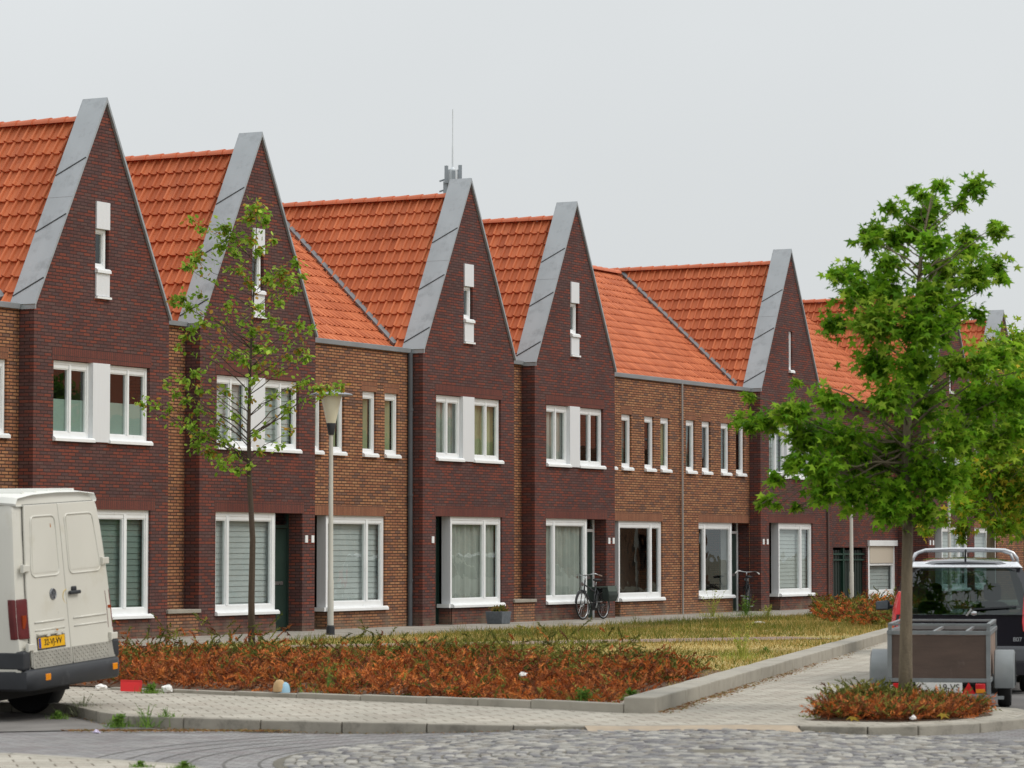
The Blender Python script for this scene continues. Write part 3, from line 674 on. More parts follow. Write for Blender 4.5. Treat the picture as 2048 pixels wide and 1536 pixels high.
gable_house(U[0], 'dark brick gabled house with frosted upper panes, directly behind the white van', 'left', ('frost', 'frost'), gblind='slatd')
gable_house(U[1], 'dark brick gabled house behind the thin sapling, its door niche right of the blinds', 'right', ('slat', 'slat'), recess=1.12)
gable_house(U[2], 'dark brick gabled house with the grey planter below its window', 'left', ('curtain', 'lime'), gblind='curtain')
gable_house(U[3], 'dark brick gabled house with the parked bicycle by its door niche', 'right', ('curtain', None), gblind='curtain', recess=1.1)
h5 = gable_house(U[4], 'dark brick gabled house with a single narrow slit high in its gable', 'left', ('slat', 'slat'), slit='slit', extra=.86, gblind='slat')
pipe(h5, HW+.5, -.04, 6.0, M('brown drainpipe', srgb(96, 76, 70), .6), .03)
gable_house(U[5], 'dark brick gabled house half hidden behind the leafy street tree', 'left', ('slat', 'slat'), slit='slit')
gable_house(43.3, 'farthest gabled house, its zinc peak showing at the right edge', 'left', ('slat', 'slat'), slit='slit', b0=2.0)
e1, e2, e3, e4, e5 = [(u-HW, u+HW) for u in U[:5]]
infill(-23, e1[0], 'brown brick house at the left edge, between roof edge and van roof', [(-17.87, .58), (-18.85, .58), (-20.6, .58)], (-20.9, -18.4), None, (-19.9,), roof=True, ra=0)
infill(e2[1], e3[0], 'brown brick house behind the lamp post, left of the dark square drainpipe', [(-6.86, .58), (-5.91, .58), (-4.54, .58), (-3.58, .6)], (-5.99, -3.54), (-6.86, -5.99), (-4.26,), ['lime'], 'slat', pipes=[(e3[0]-.09, M('dark grey drainpipe', srgb(82, 86, 90), .5), .055)])
infill(e4[1], 12.03, 'brown brick house right of the bicycle, with a dark unlit front window', [(7.5, .58), (8.46, .58), (9.83, .58), (10.81, .56)], (8.37, 10.93), (7.5, 8.37), (10.31,), ['lime', 'slatd', None], None, rb=0)
infill(12.03, e5[0], 'brown brick house with the second bicycle in its door niche', [(12.41, .58), (13.44, .56), (14.7, .58), (15.72, .58)], (13.21, 15.48), (15.48, 16.6), (13.71,), ['slatd', None], None, ra=0, pipes=[(12.05, m_pipe, .026)], post=True)
# dark brick house set back beyond the slit gable, with gateway and a shuttered window
p = F(26, 0); hD = empty('terraced_house', (p.x, p.y, 0), RZ, 'dark brick house set back behind the gate, with a half shuttered white window', 'house', 'row of gabled brick houses')
mb = MB(); wall(mb, [(-4.15, 0), (4.0, 0), (4.0, EAVE), (-4.15, EAVE)], [(-1.5, 1.25, 0, 1.78, 'lrt'), (1.4, 3.75, .2, 1.98, 'lrtb')], 1.0, .15)
MB().quad((-4.15, 10, 0), (4, 10, 0), (4, 10, EAVE), (-4.15, 10, EAVE)).obj('back_wall', m_dark, hD); mb.obj('wall', m_dark, hD)
sill_b = 1.0
wo = window(hD, 1.41, 3.74, .24, 1.97, 1.02, (), 'slat', fw=.16, vent=False, bz=.45)
MB().box(1.57, 3.58, 1.0, 1.05, 1.3, 1.81).obj('roller_shutter', M('beige shutter', srgb(196, 186, 170), .6, 0, .05, 8, stretch=(1, 1, 20)), wo)
MB().box(1.36, 3.79, .93, 1.03, 1.83, 2.0).obj('shutter_box', m_white, wo)
MB().box(1.57, 3.58, 1.03, 1.05, 1.22, 1.3).obj('transom', m_white, wo)
MB().box(-4.2, 4.02, .9, 1.2, EAVE-.09, EAVE+.02).obj('gutter', m_zincd, hD)
main_roof(hD, -6.0, 6.0)
p = F(25.9, 1.03); gt = empty('steel_gate', (p.x, p.y, 0), RZ, 'dark green steel gate under the brick wall beyond the slit gable house', 'gate')
mb = MB().box(-1.36, 1.33, .1, .13, .05, 1.7)
for i in range(14): mb.box(-1.34+i*.2, -1.32+i*.2, .085, .1, .05, 1.7)
mb.obj('gate_panel', m_gate, gt)
MB().box(-.45, -.35, .02, .12, 0, 1.77).box(-1.38, 1.35, .03, .09, 1.55, 1.6).box(-1.38, 1.35, .03, .09, 1.38, 1.42).obj('gate_frame', M('bright green gate frame', srgb(20, 56, 44), .5), gt)
infill(e5[0]+19, 41.1, 'brown brick house between the last two gables behind the tree crown', [(35.4, .58), (37.4, .58), (39.2, .58)], (35.4, 37.6), (34.45, 35.4), (36.8,), None, 'slat', ra=1.6)

# ---------------------------------------------------------------- vegetation
def frames(d, roll):
    d = d/np.linalg.norm(d, axis=1, keepdims=True); ref = np.where(np.abs(d[:, 2:3]) > .9, [[1., 0, 0]], [[0, 0, 1.]])
    a = np.cross(d, ref); a /= np.linalg.norm(a, axis=1, keepdims=True); b = np.cross(a, d)
    c, s = np.cos(roll)[:, None], np.sin(roll)[:, None]
    return d, a*c+b*s, -a*s+b*c
def star_leaves(P, d, roll, size):
    d, a, b = frames(d, roll); n = len(P); V = np.zeros((n, 11, 3)); s = size[:, None]
    ang = np.radians([0, 62, 128, -128, -62]); ln = [1, .9, .58, .58, .9]; na = np.radians([31, 95, 180, -95, -31]); nl = [.40, .34, .16, .34, .40]
    V[:, 0] = P
    for i in range(5):
        V[:, 1+i] = P+s*ln[i]*(d*math.cos(ang[i])+a*math.sin(ang[i]))-b*s*.22*(.4+rng.random((n, 1)))
        V[:, 6+i] = P+s*nl[i]*(d*math.cos(na[i])+a*math.sin(na[i]))-b*s*.03
    return V, [(0, 6+4, 1, 6), (0, 6, 2, 7), (0, 7, 3, 8), (0, 8, 4, 9), (0, 9, 5, 10)]
def oval_leaves(P, d, roll, size, w=.36):
    d, a, b = frames(d, roll); s = size[:, None]; V = np.zeros((len(P), 6, 3))
    V[:, 0] = P; V[:, 1] = P+s*(.35*d+w*a)-b*s*.08; V[:, 2] = P+s*(.75*d+w*.75*a)-b*s*.12; V[:, 3] = P+s*d-b*s*.15; V[:, 4] = P+s*(.75*d-w*.75*a)-b*s*.12; V[:, 5] = P+s*(.35*d-w*a)-b*s*.08
    return V, [(0, 1, 2, 3), (0, 3, 4, 5)]
def blades(P, d, L_, w):
    d, a, b = frames(d, rng.random(len(P))*6.28); V = np.zeros((len(P), 3, 3))
    V[:, 0] = P-a*w[:, None]; V[:, 1] = P+a*w[:, None]; V[:, 2] = P+d*L_[:, None]; return V, [(0, 1, 2)]
def bez(a, b, c, n): return [a.lerp(b, t).lerp(b.lerp(c, t), t) for t in [i/n for i in range(n+1)]]
def clumps_tree(base, name, label, clumps, scale, px0, trunk, leafn, lsize, pal, kind='star', depth=.55, group=None, bark=m_bark, twig=.012, y0=1100, dens=1.0, zmin=0, spread=1.0, rise=.35):
    """clumps (px,py,r) measured on the photo, turned into metres about the trunk and given real depth"""
    t = empty(name, base, 0, label, 'tree', group)
    trunk = [((x-px0)/scale, dy, 1.7-base[2]+(y0-y)/scale, r_) for x, y, dy, r_ in trunk]
    trunk[0] = (trunk[0][0], trunk[0][1], -.05, trunk[0][3])
    mb = MB().tube([v[:3] for v in trunk], [v[3] for v in trunk], 12); br = MB()
    P = []; Dv = []; Cc = []; Sz = []
    for x, y, r_ in clumps:
        c = Vector(((x-px0)/scale, random.uniform(-1, 1)*depth*(.35+.65*min(1, r_/30)), 1.7-base[2]+(y0-y)/scale)); rad = r_/scale*spread
        # limb from the trunk below the clump
        zt = max(zmin+random.uniform(0, .7)*(zmin > 0), c.z-rise*abs(c.x)-.2); cand = [v for v in trunk if v[2] <= max(zt, trunk[1][2])][-1]; nx = trunk[min(trunk.index(cand)+1, len(trunk)-1)]
        f = 0 if nx is cand else max(0, min(1, (zt-cand[2])/max(.01, nx[2]-cand[2]))); o_ = Vector(cand[:3]).lerp(Vector(nx[:3]), f)
        ln = (c-o_).length; mid = o_.lerp(c, .5)+Vector((random.uniform(-.1, .1), random.uniform(-.12, .12), random.uniform(.0, .16)))*ln
        r0 = min(.45*cand[3], twig*.5+.007*ln); pts = bez(o_, mid, c, 5)
        for q in pts[1:-1]: q += Vector((random.uniform(-1, 1), random.uniform(-1, 1), random.uniform(-1, 1)))*.03*ln
        br.tube(pts, [r0*(1-.15*i) for i in range(6)], 6)
        if kind == 'oval':
            k = int(ln*16); tt = rng.uniform(.35, 1, k); pb = np.array([pts[min(5, int(t_*5))].lerp(pts[min(5, int(t_*5)+1)], t_*5-int(t_*5)) for t_ in tt]).reshape(-1, 3)
            P.append(pb+rng.normal(0, .05, (k, 3))); Dv.append(rng.normal(0, 1, (k, 3))-[0, 0, .4]); Cc.append(np.array(pal)[rng.integers(0, len(pal), k)]*rng.uniform(.75, 1.25, (k, 1))); Sz.append(lsize*rng.uniform(.6, 1.1, k))
        n = max(4, int(leafn*(r_/30)**2*dens)); tone = random.uniform(.8, 1.2); hue = random.random()
        for k in range(max(2, n//12)):   # twigs
            q = c+Vector(np.clip(rng.normal(0, .5, 3), -1, 1))*rad; br.tube([c.lerp(mid, .15), q], [r0*.3, r0*.12], 4, cap=False)
        v = rng.normal(0, 1, (n, 3)); v /= np.linalg.norm(v, axis=1, keepdims=True); v *= np.clip(np.abs(rng.normal(0, .62, (n, 1))), .05, 1.7)*rad; v[:, 2] *= .85
        P.append(v+np.array(c)); dd = v/(rad+.01)+rng.normal(0, .55, (n, 3)); dd[:, 2] -= .35; Dv.append(dd)
        pc = np.array(pal)[np.clip((hue*.35+rng.random(n)*.75)*len(pal), 0, len(pal)-1).astype(int)]*(tone*rng.uniform(.75, 1.3, (n, 1))); Cc.append(pc); Sz.append(lsize*rng.uniform(.65, 1.2, n))
    mb.obj('trunk', bark, t, smooth='all'); br.obj('branches', bark, t, smooth='all', fix=False)
    P, Dv, Cc, Sz = (np.concatenate(a) for a in (P, Dv, Cc, Sz)); roll = rng.normal(0, .6, len(P))
    V, Ft = (star_leaves if kind == 'star' else oval_leaves)(P, Dv, roll, Sz)
    npmesh('crown', V, Ft, m_leaf, Cc, t); return t
G1 = [srgb(88, 136, 24), srgb(104, 150, 30), srgb(120, 162, 36), srgb(136, 174, 44), srgb(92, 138, 28), srgb(160, 186, 62)]
sweet = [(1885, 365, 18), (1945, 380, 26), (1930, 405, 16), (1825, 378, 13), (1832, 400, 13), (1860, 430, 40), (1885, 400, 24), (1830, 455, 30), (1780, 420, 20), (1765, 455, 26), (1730, 492, 26), (1724, 470, 12), (1790, 470, 26), (1960, 485, 36), (1995, 448, 15), (1985, 470, 18), (1940, 470, 20), (1992, 530, 28), (1998, 560, 14), (1900, 530, 46), (1850, 500, 34), (1790, 515, 30), (1690, 550, 30), (1672, 545, 14), (1712, 592, 44), (1770, 575, 44), (1850, 600, 52), (1940, 560, 36), (1930, 610, 32), (1680, 645, 30), (1740, 655, 54), (1820, 665, 54), (1890, 655, 42), (1945, 635, 18), (1755, 725, 42), (1830, 735, 50), (1765, 800, 48), (1850, 800, 56), (1895, 735, 30),
         (1500, 790, 12), (1486, 838, 18), (1505, 850, 22), (1535, 845, 28), (1570, 830, 34), (1610, 815, 26), (1645, 805, 32), (1600, 880, 40), (1640, 865, 40), (1585, 930, 28), (1625, 940, 44), (1560, 955, 18), (1640, 985, 36), (1690, 885, 50), (1735, 935, 58), (1700, 990, 44), (1780, 1000, 54), (1795, 905, 60), (1855, 950, 60), (1895, 880, 52), (1765, 1030, 26), (1850, 1025, 34), (1535, 1000, 12), (1560, 1010, 9), (1520, 1010, 8), (1590, 1015, 12), (1650, 795, 10), (1590, 765, 9),
         (1935, 740, 36), (1985, 715, 34), (2030, 700, 28), (1955, 805, 48), (2020, 790, 44), (1935, 860, 44), (2000, 880, 44), (2045, 850, 34), (1900, 960, 40), (2055, 740, 30), (2070, 790, 40)]
sweet_trunk = [(1808, 1417, 0, .085), (1809, 1330, 0, .072), (1812, 1200, .02, .062), (1816, 1050, .03, .056), (1812, 900, .02, .048), (1826, 750, .04, .036), (1838, 600, .03, .026), (1848, 480, .0, .016), (1868, 390, .02, .007)]
clumps_tree((4.2, 33.5, 0), 'sweetgum_tree', 'leafy green street tree with star shaped leaves in the small kerbed bed', sweet, 186.6, 1808, sweet_trunk, 225, .078, G1, 'star', .85, zmin=2.25, spread=1.03)
G2 = [srgb(120, 158, 34), srgb(140, 172, 42), srgb(160, 182, 50), srgb(104, 148, 32), srgb(130, 166, 38), srgb(196, 176, 56), srgb(112, 150, 36)]
sw2 = [(1985, 700, 40), (2040, 690, 50), (1930, 940, 34), (1965, 960, 50), (2000, 930, 54), (2035, 960, 50), (1945, 1000, 40), (1985, 1015, 44), (2030, 1010, 44), (1915, 1015, 26), (1890, 1040, 16), (1862, 1062, 15), (1935, 1055, 24), (1985, 1050, 24), (1930, 1080, 12), (2010, 1055, 22), (2040, 1050, 24), (2060, 980, 50), (2070, 900, 60), (1990, 840, 50), (2040, 820, 50), (2020, 760, 40), (1975, 770, 34)]
clumps_tree((7.95, 52, 0), 'sweetgum_tree', 'yellowing street tree just beyond the black car, turning orange low down', sw2, 120.2, 1980, [(1980, 1304, 0, .09), (1980, 1150, 0, .075), (1982, 1000, 0, .06), (1990, 850, 0, .04), (2000, 690, 0, .015)], 190, .10, G2, 'star', .9, zmin=2.1, spread=1.1)
G3 = [srgb(88, 126, 52), srgb(102, 142, 58), srgb(112, 150, 62)]
sw3 = [(2045, 1000, 50), (2050, 1040, 40), (2090, 1000, 70), (2100, 900, 90), (2040, 900, 60), (2070, 1050, 40), (2030, 1030, 26), (2060, 820, 60), (2050, 740, 50)]
clumps_tree((11.2, 68, 0), 'sweetgum_tree', 'dark green street tree cut off by the right edge', sw3, 91.9, 2052, [(2052, 1256, 0, .1), (2052, 1080, 0, .08), (2055, 900, 0, .05), (2060, 740, 0, .02)], 110, .16, G3, 'star', .9, zmin=2.1)
G4 = [srgb(134, 168, 56), srgb(150, 182, 66), srgb(118, 154, 50), srgb(164, 188, 78), srgb(126, 160, 54), srgb(176, 138, 60)]
sap = [(515, 420, 20), (500, 440, 14), (530, 440, 12), (382, 436, 9), (402, 455, 11), (450, 455, 16), (462, 472, 16), (440, 490, 14), (468, 505, 12), (388, 515, 14), (370, 530, 10), (400, 505, 9), (500, 480, 14), (545, 478, 10), (480, 540, 12), (520, 500, 12), (590, 520, 12), (605, 548, 9), (560, 540, 16), (535, 555, 16), (575, 560, 14), (500, 570, 10), (360, 595, 14), (378, 615, 12), (345, 600, 8), (400, 590, 8), (450, 605, 10), (560, 600, 10), (590, 580, 10), (515, 615, 12), (545, 640, 10), (505, 660, 14), (480, 640, 8), (560, 655, 10), (600, 650, 12), (620, 660, 9), (380, 655, 12), (400, 640, 10), (365, 670, 10), (352, 690, 8), (510, 690, 14), (490, 720, 12), (540, 700, 10), (520, 735, 12), (465, 705, 12), (575, 710, 10), (600, 695, 12), (615, 715, 9), (555, 740, 8), (640, 780, 12), (660, 775, 9), (682, 770, 9), (610, 760, 10), (590, 770, 8), (385, 745, 12), (370, 760, 10), (400, 780, 9), (330, 765, 10), (345, 785, 8), (285, 808, 10), (312, 812, 9), (340, 815, 9), (370, 800, 10), (395, 820, 9), (380, 850, 12), (405, 870, 14), (430, 860, 12), (395, 890, 13), (420, 905, 14), (450, 880, 10), (465, 915, 11), (440, 930, 12), (475, 940, 10), (500, 930, 9), (520, 905, 9), (515, 870, 9), (560, 890, 7), (585, 860, 7), (545, 790, 8), (575, 820, 8), (450, 780, 8), (470, 830, 8), (495, 800, 10), (510, 760, 10)]
sap_trunk = [(505, 1312, 0, .058), (504, 1200, 0, .052), (506, 1080, 0, .046), (499, 960, .0, .038), (497, 860, .02, .030), (499, 740, 0, .022), (505, 600, .02, .014), (512, 430, 0, .005)]
clumps_tree((-4.16, 50.1, 0), 'young_alder_tree', 'thin young tree with sparse leaves in the juniper bed', sap, 124.75, 505, sap_trunk, 260, .085, G4, 'oval', .5, bark=m_barkd, twig=.003, zmin=2.6, spread=1.35, rise=.45)

def inpoly(x, y, poly):
    c = np.zeros(len(x), bool); n = len(poly); j = n-1
    for i in range(n):
        xi, yi = poly[i]; xj, yj = poly[j]; m_ = ((yi > y) != (yj > y)) & (x < (xj-xi)*(y-yi)/(yj-yi+1e-12)+xi); c ^= m_; j = i
    return c
def scatter(poly, n):
    p = np.array(poly); lo, hi = p.min(0), p.max(0); X = np.empty(0); Y = np.empty(0)
    while len(X) < n:
        x = rng.uniform(lo[0], hi[0], n*2); y = rng.uniform(lo[1], hi[1], n*2); k = inpoly(x, y, poly); X = np.append(X, x[k]); Y = np.append(Y, y[k])
    return X[:n], Y[:n]
def vnoise(x, y, s, seed=0):
    return sum(np.sin(x*s*(1+.7*i)+seed*1.7+i*2.1+1.3*np.sin(y*s*.8+i+seed))*np.cos(y*s*(1.1+.5*i)+i*1.3+seed) for i in range(4))/2.2
JB = [srgb(186, 104, 50), srgb(166, 88, 46), srgb(202, 124, 64), srgb(136, 74, 44), srgb(190, 118, 70), srgb(112, 70, 48)]
JG = [srgb(106, 112, 48), srgb(122, 124, 56), srgb(88, 98, 42), srgb(140, 136, 66)]
def juniper(name, poly, n, hmax, green, label=None, seed=1, nb=20, hf=None, size=.05):
    x, y = scatter(poly, n); nz_ = vnoise(x, y, 1.1, seed); nz2 = vnoise(x, y, 2.7, seed+3)
    h = hmax*(.6+.34*nz_+.32*nz2); h = np.clip(h, .06, None)
    if hf is not None: h *= hf(x, y)
    z0 = h*rng.uniform(.15, .95, n)
    az = rng.random(n)*6.28; tilt = rng.uniform(.15, 1.0, n)
    d = np.stack([np.cos(az)*np.cos(tilt), np.sin(az)*np.cos(tilt), np.sin(tilt)], 1); ln = rng.uniform(.12, .30, n)
    g = rng.random(n) < np.clip(green(x, y)+.28*nz2+.22*vnoise(x, y, .7, seed+8), 0.02, .95)
    col = np.where(g[:, None], np.array(JG)[rng.integers(0, len(JG), n)], np.array(JB)[rng.integers(0, len(JB), n)])*rng.uniform(.65, 1.3, (n, 1))*(1+.28*np.clip(vnoise(x, y, 1.7, seed+20), -1, 1))[:, None]
    P = np.stack([x, y, z0], 1)
    t = np.tile(np.linspace(.05, 1, nb), (n, 1)); pts = P[:, None]+d[:, None]*(t*ln[:, None])[..., None]; pts[..., 2] -= .12*(t**2)*ln[:, None]
    pts = pts.reshape(-1, 3); dd = np.repeat(d, nb, 0)+rng.normal(0, .75, (n*nb, 3)); L_ = size*rng.uniform(.6, 1.3, n*nb)
    V, Ft = blades(pts, dd, L_, np.full(n*nb, size*.19)); cc = np.repeat(col, nb, 0)*rng.uniform(.8, 1.2, (n*nb, 1))
    V2, F2 = blades(P, d, ln, np.full(n, .006))
    V = np.concatenate([V, V2]); cc = np.concatenate([cc, np.tile(np.array(srgb(96, 66, 44)), (n, 1))])
    return npmesh(name, V, Ft, m_jun, cc)
bed = [(-7.2, 40.2), (-4.9, 38.4), (-3.25, 37.0), (-.95, 35.3), (.3, 34.1), (1.05, 33.8), (1.5, 36), (2.15, 39.5), (2.55, 41.5), (2.2, 44.5), (-1, 46), (-4, 47), (-9, 47)]
tag(juniper('juniper_ground_cover', bed, 9500, .36, lambda x, y: np.clip((y-37.5+.35*x)/14, .03, .55)+.12*(x > -.5), seed=2, hf=lambda x, y: np.clip((y-33.6+x*.55)/2.6, .3, 1)), kind='stuff')
tag(juniper('juniper_ground_cover', [(-7, 45), (2.2, 43), (1.5, 46), (-7, 48.5)], 420, .7, lambda x, y: .75+0*x, seed=5, nb=24), kind='stuff')
isl = [(3.0, 31.4), (3.82, 31.1), (4.4, 31.5), (4.85, 32.3), (4.85, 33.3), (4.4, 34.0), (3.7, 33.7)]
tag(juniper('juniper_ground_cover', isl, 2500, .33, lambda x, y: np.clip((y-31.3)/1.9, .12, .85)-.3*(x > 4.3), seed=4, hf=lambda x, y: np.clip((y-31.1)/1.5, .3, 1)*np.clip((5.0-x)/1.3, .22, 1), size=.042), kind='stuff')
far = [(7.0, 72), (8.3, 86), (10.5, 88), (11.3, 78), (10.0, 66), (8.6, 63)]
tag(juniper('juniper_ground_cover', far, 3000, .55, lambda x, y: .5+0*x, seed=6, nb=14, size=.08), kind='stuff')
# lawn blades: dry straw with green patches
lawn = [(-7, 46), (2.2, 44), (1.9, 38.5), (2.2, 37.5), wallpt(33), (8.6, 74), fpt(14.5, -3.0), fpt(-13, -3.4), (-8, 50)]
def grass(name, poly, n, hmin, hmax, pick, w=.006):
    x, y = scatter(poly, n); col, hs = pick(x, y); az = rng.random(n)*6.28; tl = rng.uniform(.6, 1.5, n)
    d = np.stack([np.cos(az)*np.cos(tl), np.sin(az)*np.cos(tl), np.sin(tl)], 1)
    V, Ft = blades(np.stack([x, y, np.full(n, .005)], 1), d, hs*rng.uniform(hmin, hmax, n), np.full(n, w)); return npmesh(name, V, Ft, m_gr, col*rng.uniform(.75, 1.25, (n, 1)))
DRY = np.array([srgb(188, 162, 98), srgb(172, 146, 84), srgb(204, 182, 120), srgb(156, 132, 74)]); GRN = np.array([srgb(104, 112, 46), srgb(118, 122, 52), srgb(134, 128, 60), srgb(90, 106, 42)])
def pick(x, y):
    n = len(x); v = vnoise(x, y, .8, 9)+.5*vnoise(x, y, .3, 4); g = rng.random(n) < np.clip(.5+.75*v-.3*((y < 55) & (x > 0)), .03, .95)
    path = np.abs(-(x+4)*.51+(y-54.4)*.86) < .9
    tuft = np.clip(vnoise(x, y, 2.3, 12)-.55, 0, 1)
    h = (.35+.6*np.clip(.5+.7*v, .05, 1.5)+1.1*tuft)*np.where(path, .08, 1)*np.where((y < 55) & (x > 0), .55, 1)
    return np.where(g[:, None], GRN[rng.integers(0, 4, n)], DRY[rng.integers(0, 4, n)]), h
tag(grass('lawn_grass', lawn, 70000, .06, .22, pick, .007), kind='stuff')
def weed(x, y, h, n, cols, label, z=0, spread=.5, leaf=.06, group='weeds along the kerbs'):
    P = []; Dv = []
    mb = MB()
    for i in range(n):
        az = random.uniform(0, 6.28); sp_ = random.uniform(.05, spread); e = Vector((math.cos(az)*sp_*h, math.sin(az)*sp_*h, h*random.uniform(.5, 1)))
        m_ = e*.5+Vector((0, 0, .12*h)); mb.tube([(0, 0, 0), m_, e], [.004, .003, .0015], 4, cap=False)
        for k in range(9):
            t_ = random.uniform(.15, 1); q = (Vector((0, 0, 0)).lerp(m_, t_*2) if t_ < .5 else m_.lerp(e, t_*2-1)); P.append(q); Dv.append((random.gauss(0, 1), random.gauss(0, 1), random.uniform(-.2, .8)))
    leaf *= .7; t = empty('weed_plant', (x, y, z), 0, label, 'weed', group)
    mb.obj('stems', M('weed stem', cols[0], .8), t)
    P, Dv = np.array(P), np.array(Dv); V, Ft = oval_leaves(P, Dv, rng.normal(0, .6, len(P)), leaf*rng.uniform(.5, 1.2, len(P)), .22)
    npmesh('leaves', V, Ft, m_leaf, np.array(cols)[rng.integers(0, len(cols), len(P))]*rng.uniform(1.0, 1.6, (len(P), 1)), t)
    k = n*8; az = rng.random(k)*6.28; tl = rng.uniform(.5, 1.5, k); dd = np.stack([np.cos(az)*np.cos(tl), np.sin(az)*np.cos(tl), np.sin(tl)], 1)
    V, Ft = blades(np.stack([rng.normal(0, .25*h+.03, k), rng.normal(0, .25*h+.03, k), np.zeros(k)], 1), dd, rng.uniform(.4, 1, k)*min(.3, h*.9), np.full(k, .004))
    tag(npmesh('blades', V, Ft, m_gr, np.array(cols)[rng.integers(0, len(cols), k)]*rng.uniform(1.0, 1.6, (k, 1)), t), kind='stuff')
WG = [srgb(92, 124, 48), srgb(80, 110, 44), srgb(112, 138, 60)]; WY = [srgb(150, 156, 70), srgb(168, 166, 84), srgb(126, 142, 60)]; WP = [srgb(128, 132, 104), srgb(112, 120, 92)]
def gpt(px, py, z=0): Y = (1.7-z)*6250/(py-1100); return ((px-1024)/6250*Y, Y)
for px, py, h, n, c, lb, z, lf in [
    (168, 1430, .26, 10, WP, 'greyish weed at the kerb corner beside the van wheel', -.1, .04), (240, 1452, .14, 26, WG, 'leafy green weed clump against the kerb right of the van', -.1, .06),
    (297, 1452, .30, 6, WG, 'tall thin weed against the kerb face right of the leafy clump', -.1, .05), (120, 1436, .1, 16, WG, 'low green weed in the shade under the van', -.11, .05),
    (335, 1432, .1, 5, WG, 'tiny weed growing out of the light pavement', 0, .03), (1165, 1412, .22, 34, WG, 'large green grass tuft by the low edging left of the wall corner', 0, .07),
    (1225, 1418, .08, 34, WG, 'low green weed mat at the foot of the wall corner', 0, .05), (1080, 1408, .07, 20, WG, 'small green weed patch by the edging near the pink wrapper', 0, .05),
    (1483, 1320, .62, 20, WY, 'tall yellow green bushy weed in the dry lawn', 0, .07), (1265, 1398, .12, 20, WG, 'broad leaved weed in the rusty bed near the wall', .1, .08),
    (1530, 1306, .1, 30, WG, 'dark green weed patch on the dry lawn beside the low wall', 0, .06), (1425, 1234, .75, 18, WY, 'tall straggly weed against the brown wall', 0, .08),
    (1490, 1232, .6, 22, WG, 'leafy weed in front of the second bicycle', 0, .09), (1535, 1236, .4, 14, WY, 'pale weed below the slit gable house', 0, .08),
    (655, 1392, .5, 7, WG, 'thin green weed standing in the rusty juniper bed', .0, .05), (305, 1385, .12, 22, WG, 'green weed clump between the red tray and the white bag', 0, .06),
    (1650, 1311, .1, 26, WG, 'green weeds at the far foot of the low wall', 0, .06), (1560, 1333, .08, 26, WY, 'dry weeds at the foot of the low wall, middle stretch', 0, .06), (1420, 1378, .07, 20, WG, 'small weeds at the foot of the low wall near its corner', 0, .05), (372, 1534, .07, 16, WG, 'green weed on the nearest pavement corner', -.02, .05), (285, 1531, .05, 16, WG, 'flat weed on the nearest pavement, left of the corner', -.02, .04)]:
    x, y = gpt(px, py, z); weed(x, y, h, n, c, lb, z, .55, lf)

# ---------------------------------------------------------------- street furniture
def lamp_post(loc, label):
    t = empty('street_lamp', loc, 0, label, 'street lamp', 'grey posts with conical lamps')
    MB().lathe([(.085, 0), (.085, .17), (.07, .18), (.07, .2)], 16).obj('base_sleeve', m_black, t, smooth=True)
    MB().lathe([(.062, .2), (.06, 1.1), (.052, 1.12), (.040, 3.98), (.040, 4.02)], 16).obj('pole', m_post, t, smooth=True)
    MB().lathe([(.055, 4.0), (.06, 4.02), (.095, 4.22), (.09, 4.235)], 18).obj('lamp_collar', m_black, t, smooth=True)
    MB().lathe([(.092, 4.235), (.215, 4.80), (.21, 4.81)], 20).obj('lamp_shade', m_lampg, t, smooth=True)
    MB().lathe([(.43, 4.79), (.44, 4.80), (.40, 4.825), (.12, 4.885), (.03, 4.895)], 28).obj('lamp_hat', m_lampc, t, smooth=True)
lamp_post((-3.62, 62.5, 0), 'grey street lamp with flat hat and milky cone, standing right of the thin sapling')
lamp_post((9.22, 85, 0), 'plain grey lamp post beside the green gate, its head lost in the leaves')
lamp_post((12.86, 92, 0), 'grey lamp post above the roof bars of the black car')
# distant mast behind the roofs
t = empty('antenna_mast', (-2.86, 150, 0), 0, 'tall haze-pale antenna mast rising behind the third gable', 'antenna mast')
MB().lathe([(.7, 0), (.34, 19.2), (.34, 20.0)], 16).obj('tower', m_mast, t, smooth=True)
MB().lathe([(.12, 20.0), (.10, 20.1), (.05, 20.15), (.04, 21.2), (.028, 21.25), (.025, 22.95)], 10).obj('whip_aerial', m_mast, t, smooth=True)
for x, y, z, a in ((-.36, -.25, 19.0, .1), (-.30, -.35, 19.75, .1), (.38, -.1, 19.0, 0), (.36, -.2, 19.8, 0), (.05, -.5, 19.5, 0)):
    MB().box(x-.09, x+.09, y-.06, y+.06, z-.42, z+.42).box(x*.7-.02, x*.9+.02, y*.9-.02, y*.9+.02, z-.02, z+.02).obj('panel_aerial', m_mastd if x < .5 else m_mast, t)
for z in (19.45, 18.95, 18.45): MB().bar((-.35, 0, z+.1), (-.62, -.1, z), .12, .08).obj('bracket', m_mastd, t)
mb = MB().torus((0, 0, 18.2), .72, .03, 'z', 24, 6)
for k in range(8): mb.tube([(.72*math.cos(k*.785), .72*math.sin(k*.785), 17.3), (.72*math.cos(k*.785), .72*math.sin(k*.785), 18.2)], .02, 5)
mb.obj('railing', m_mastd, t)
MB().tube([(-1.0, 0, 16.9), (-1.0, 0, 17.9), (-.3, 0, 17.9)], .025, 5).tube([(-1.0, 0, 17.4), (-.3, 0, 17.4)], .02, 5).obj('ladder_rail', m_mast, t)
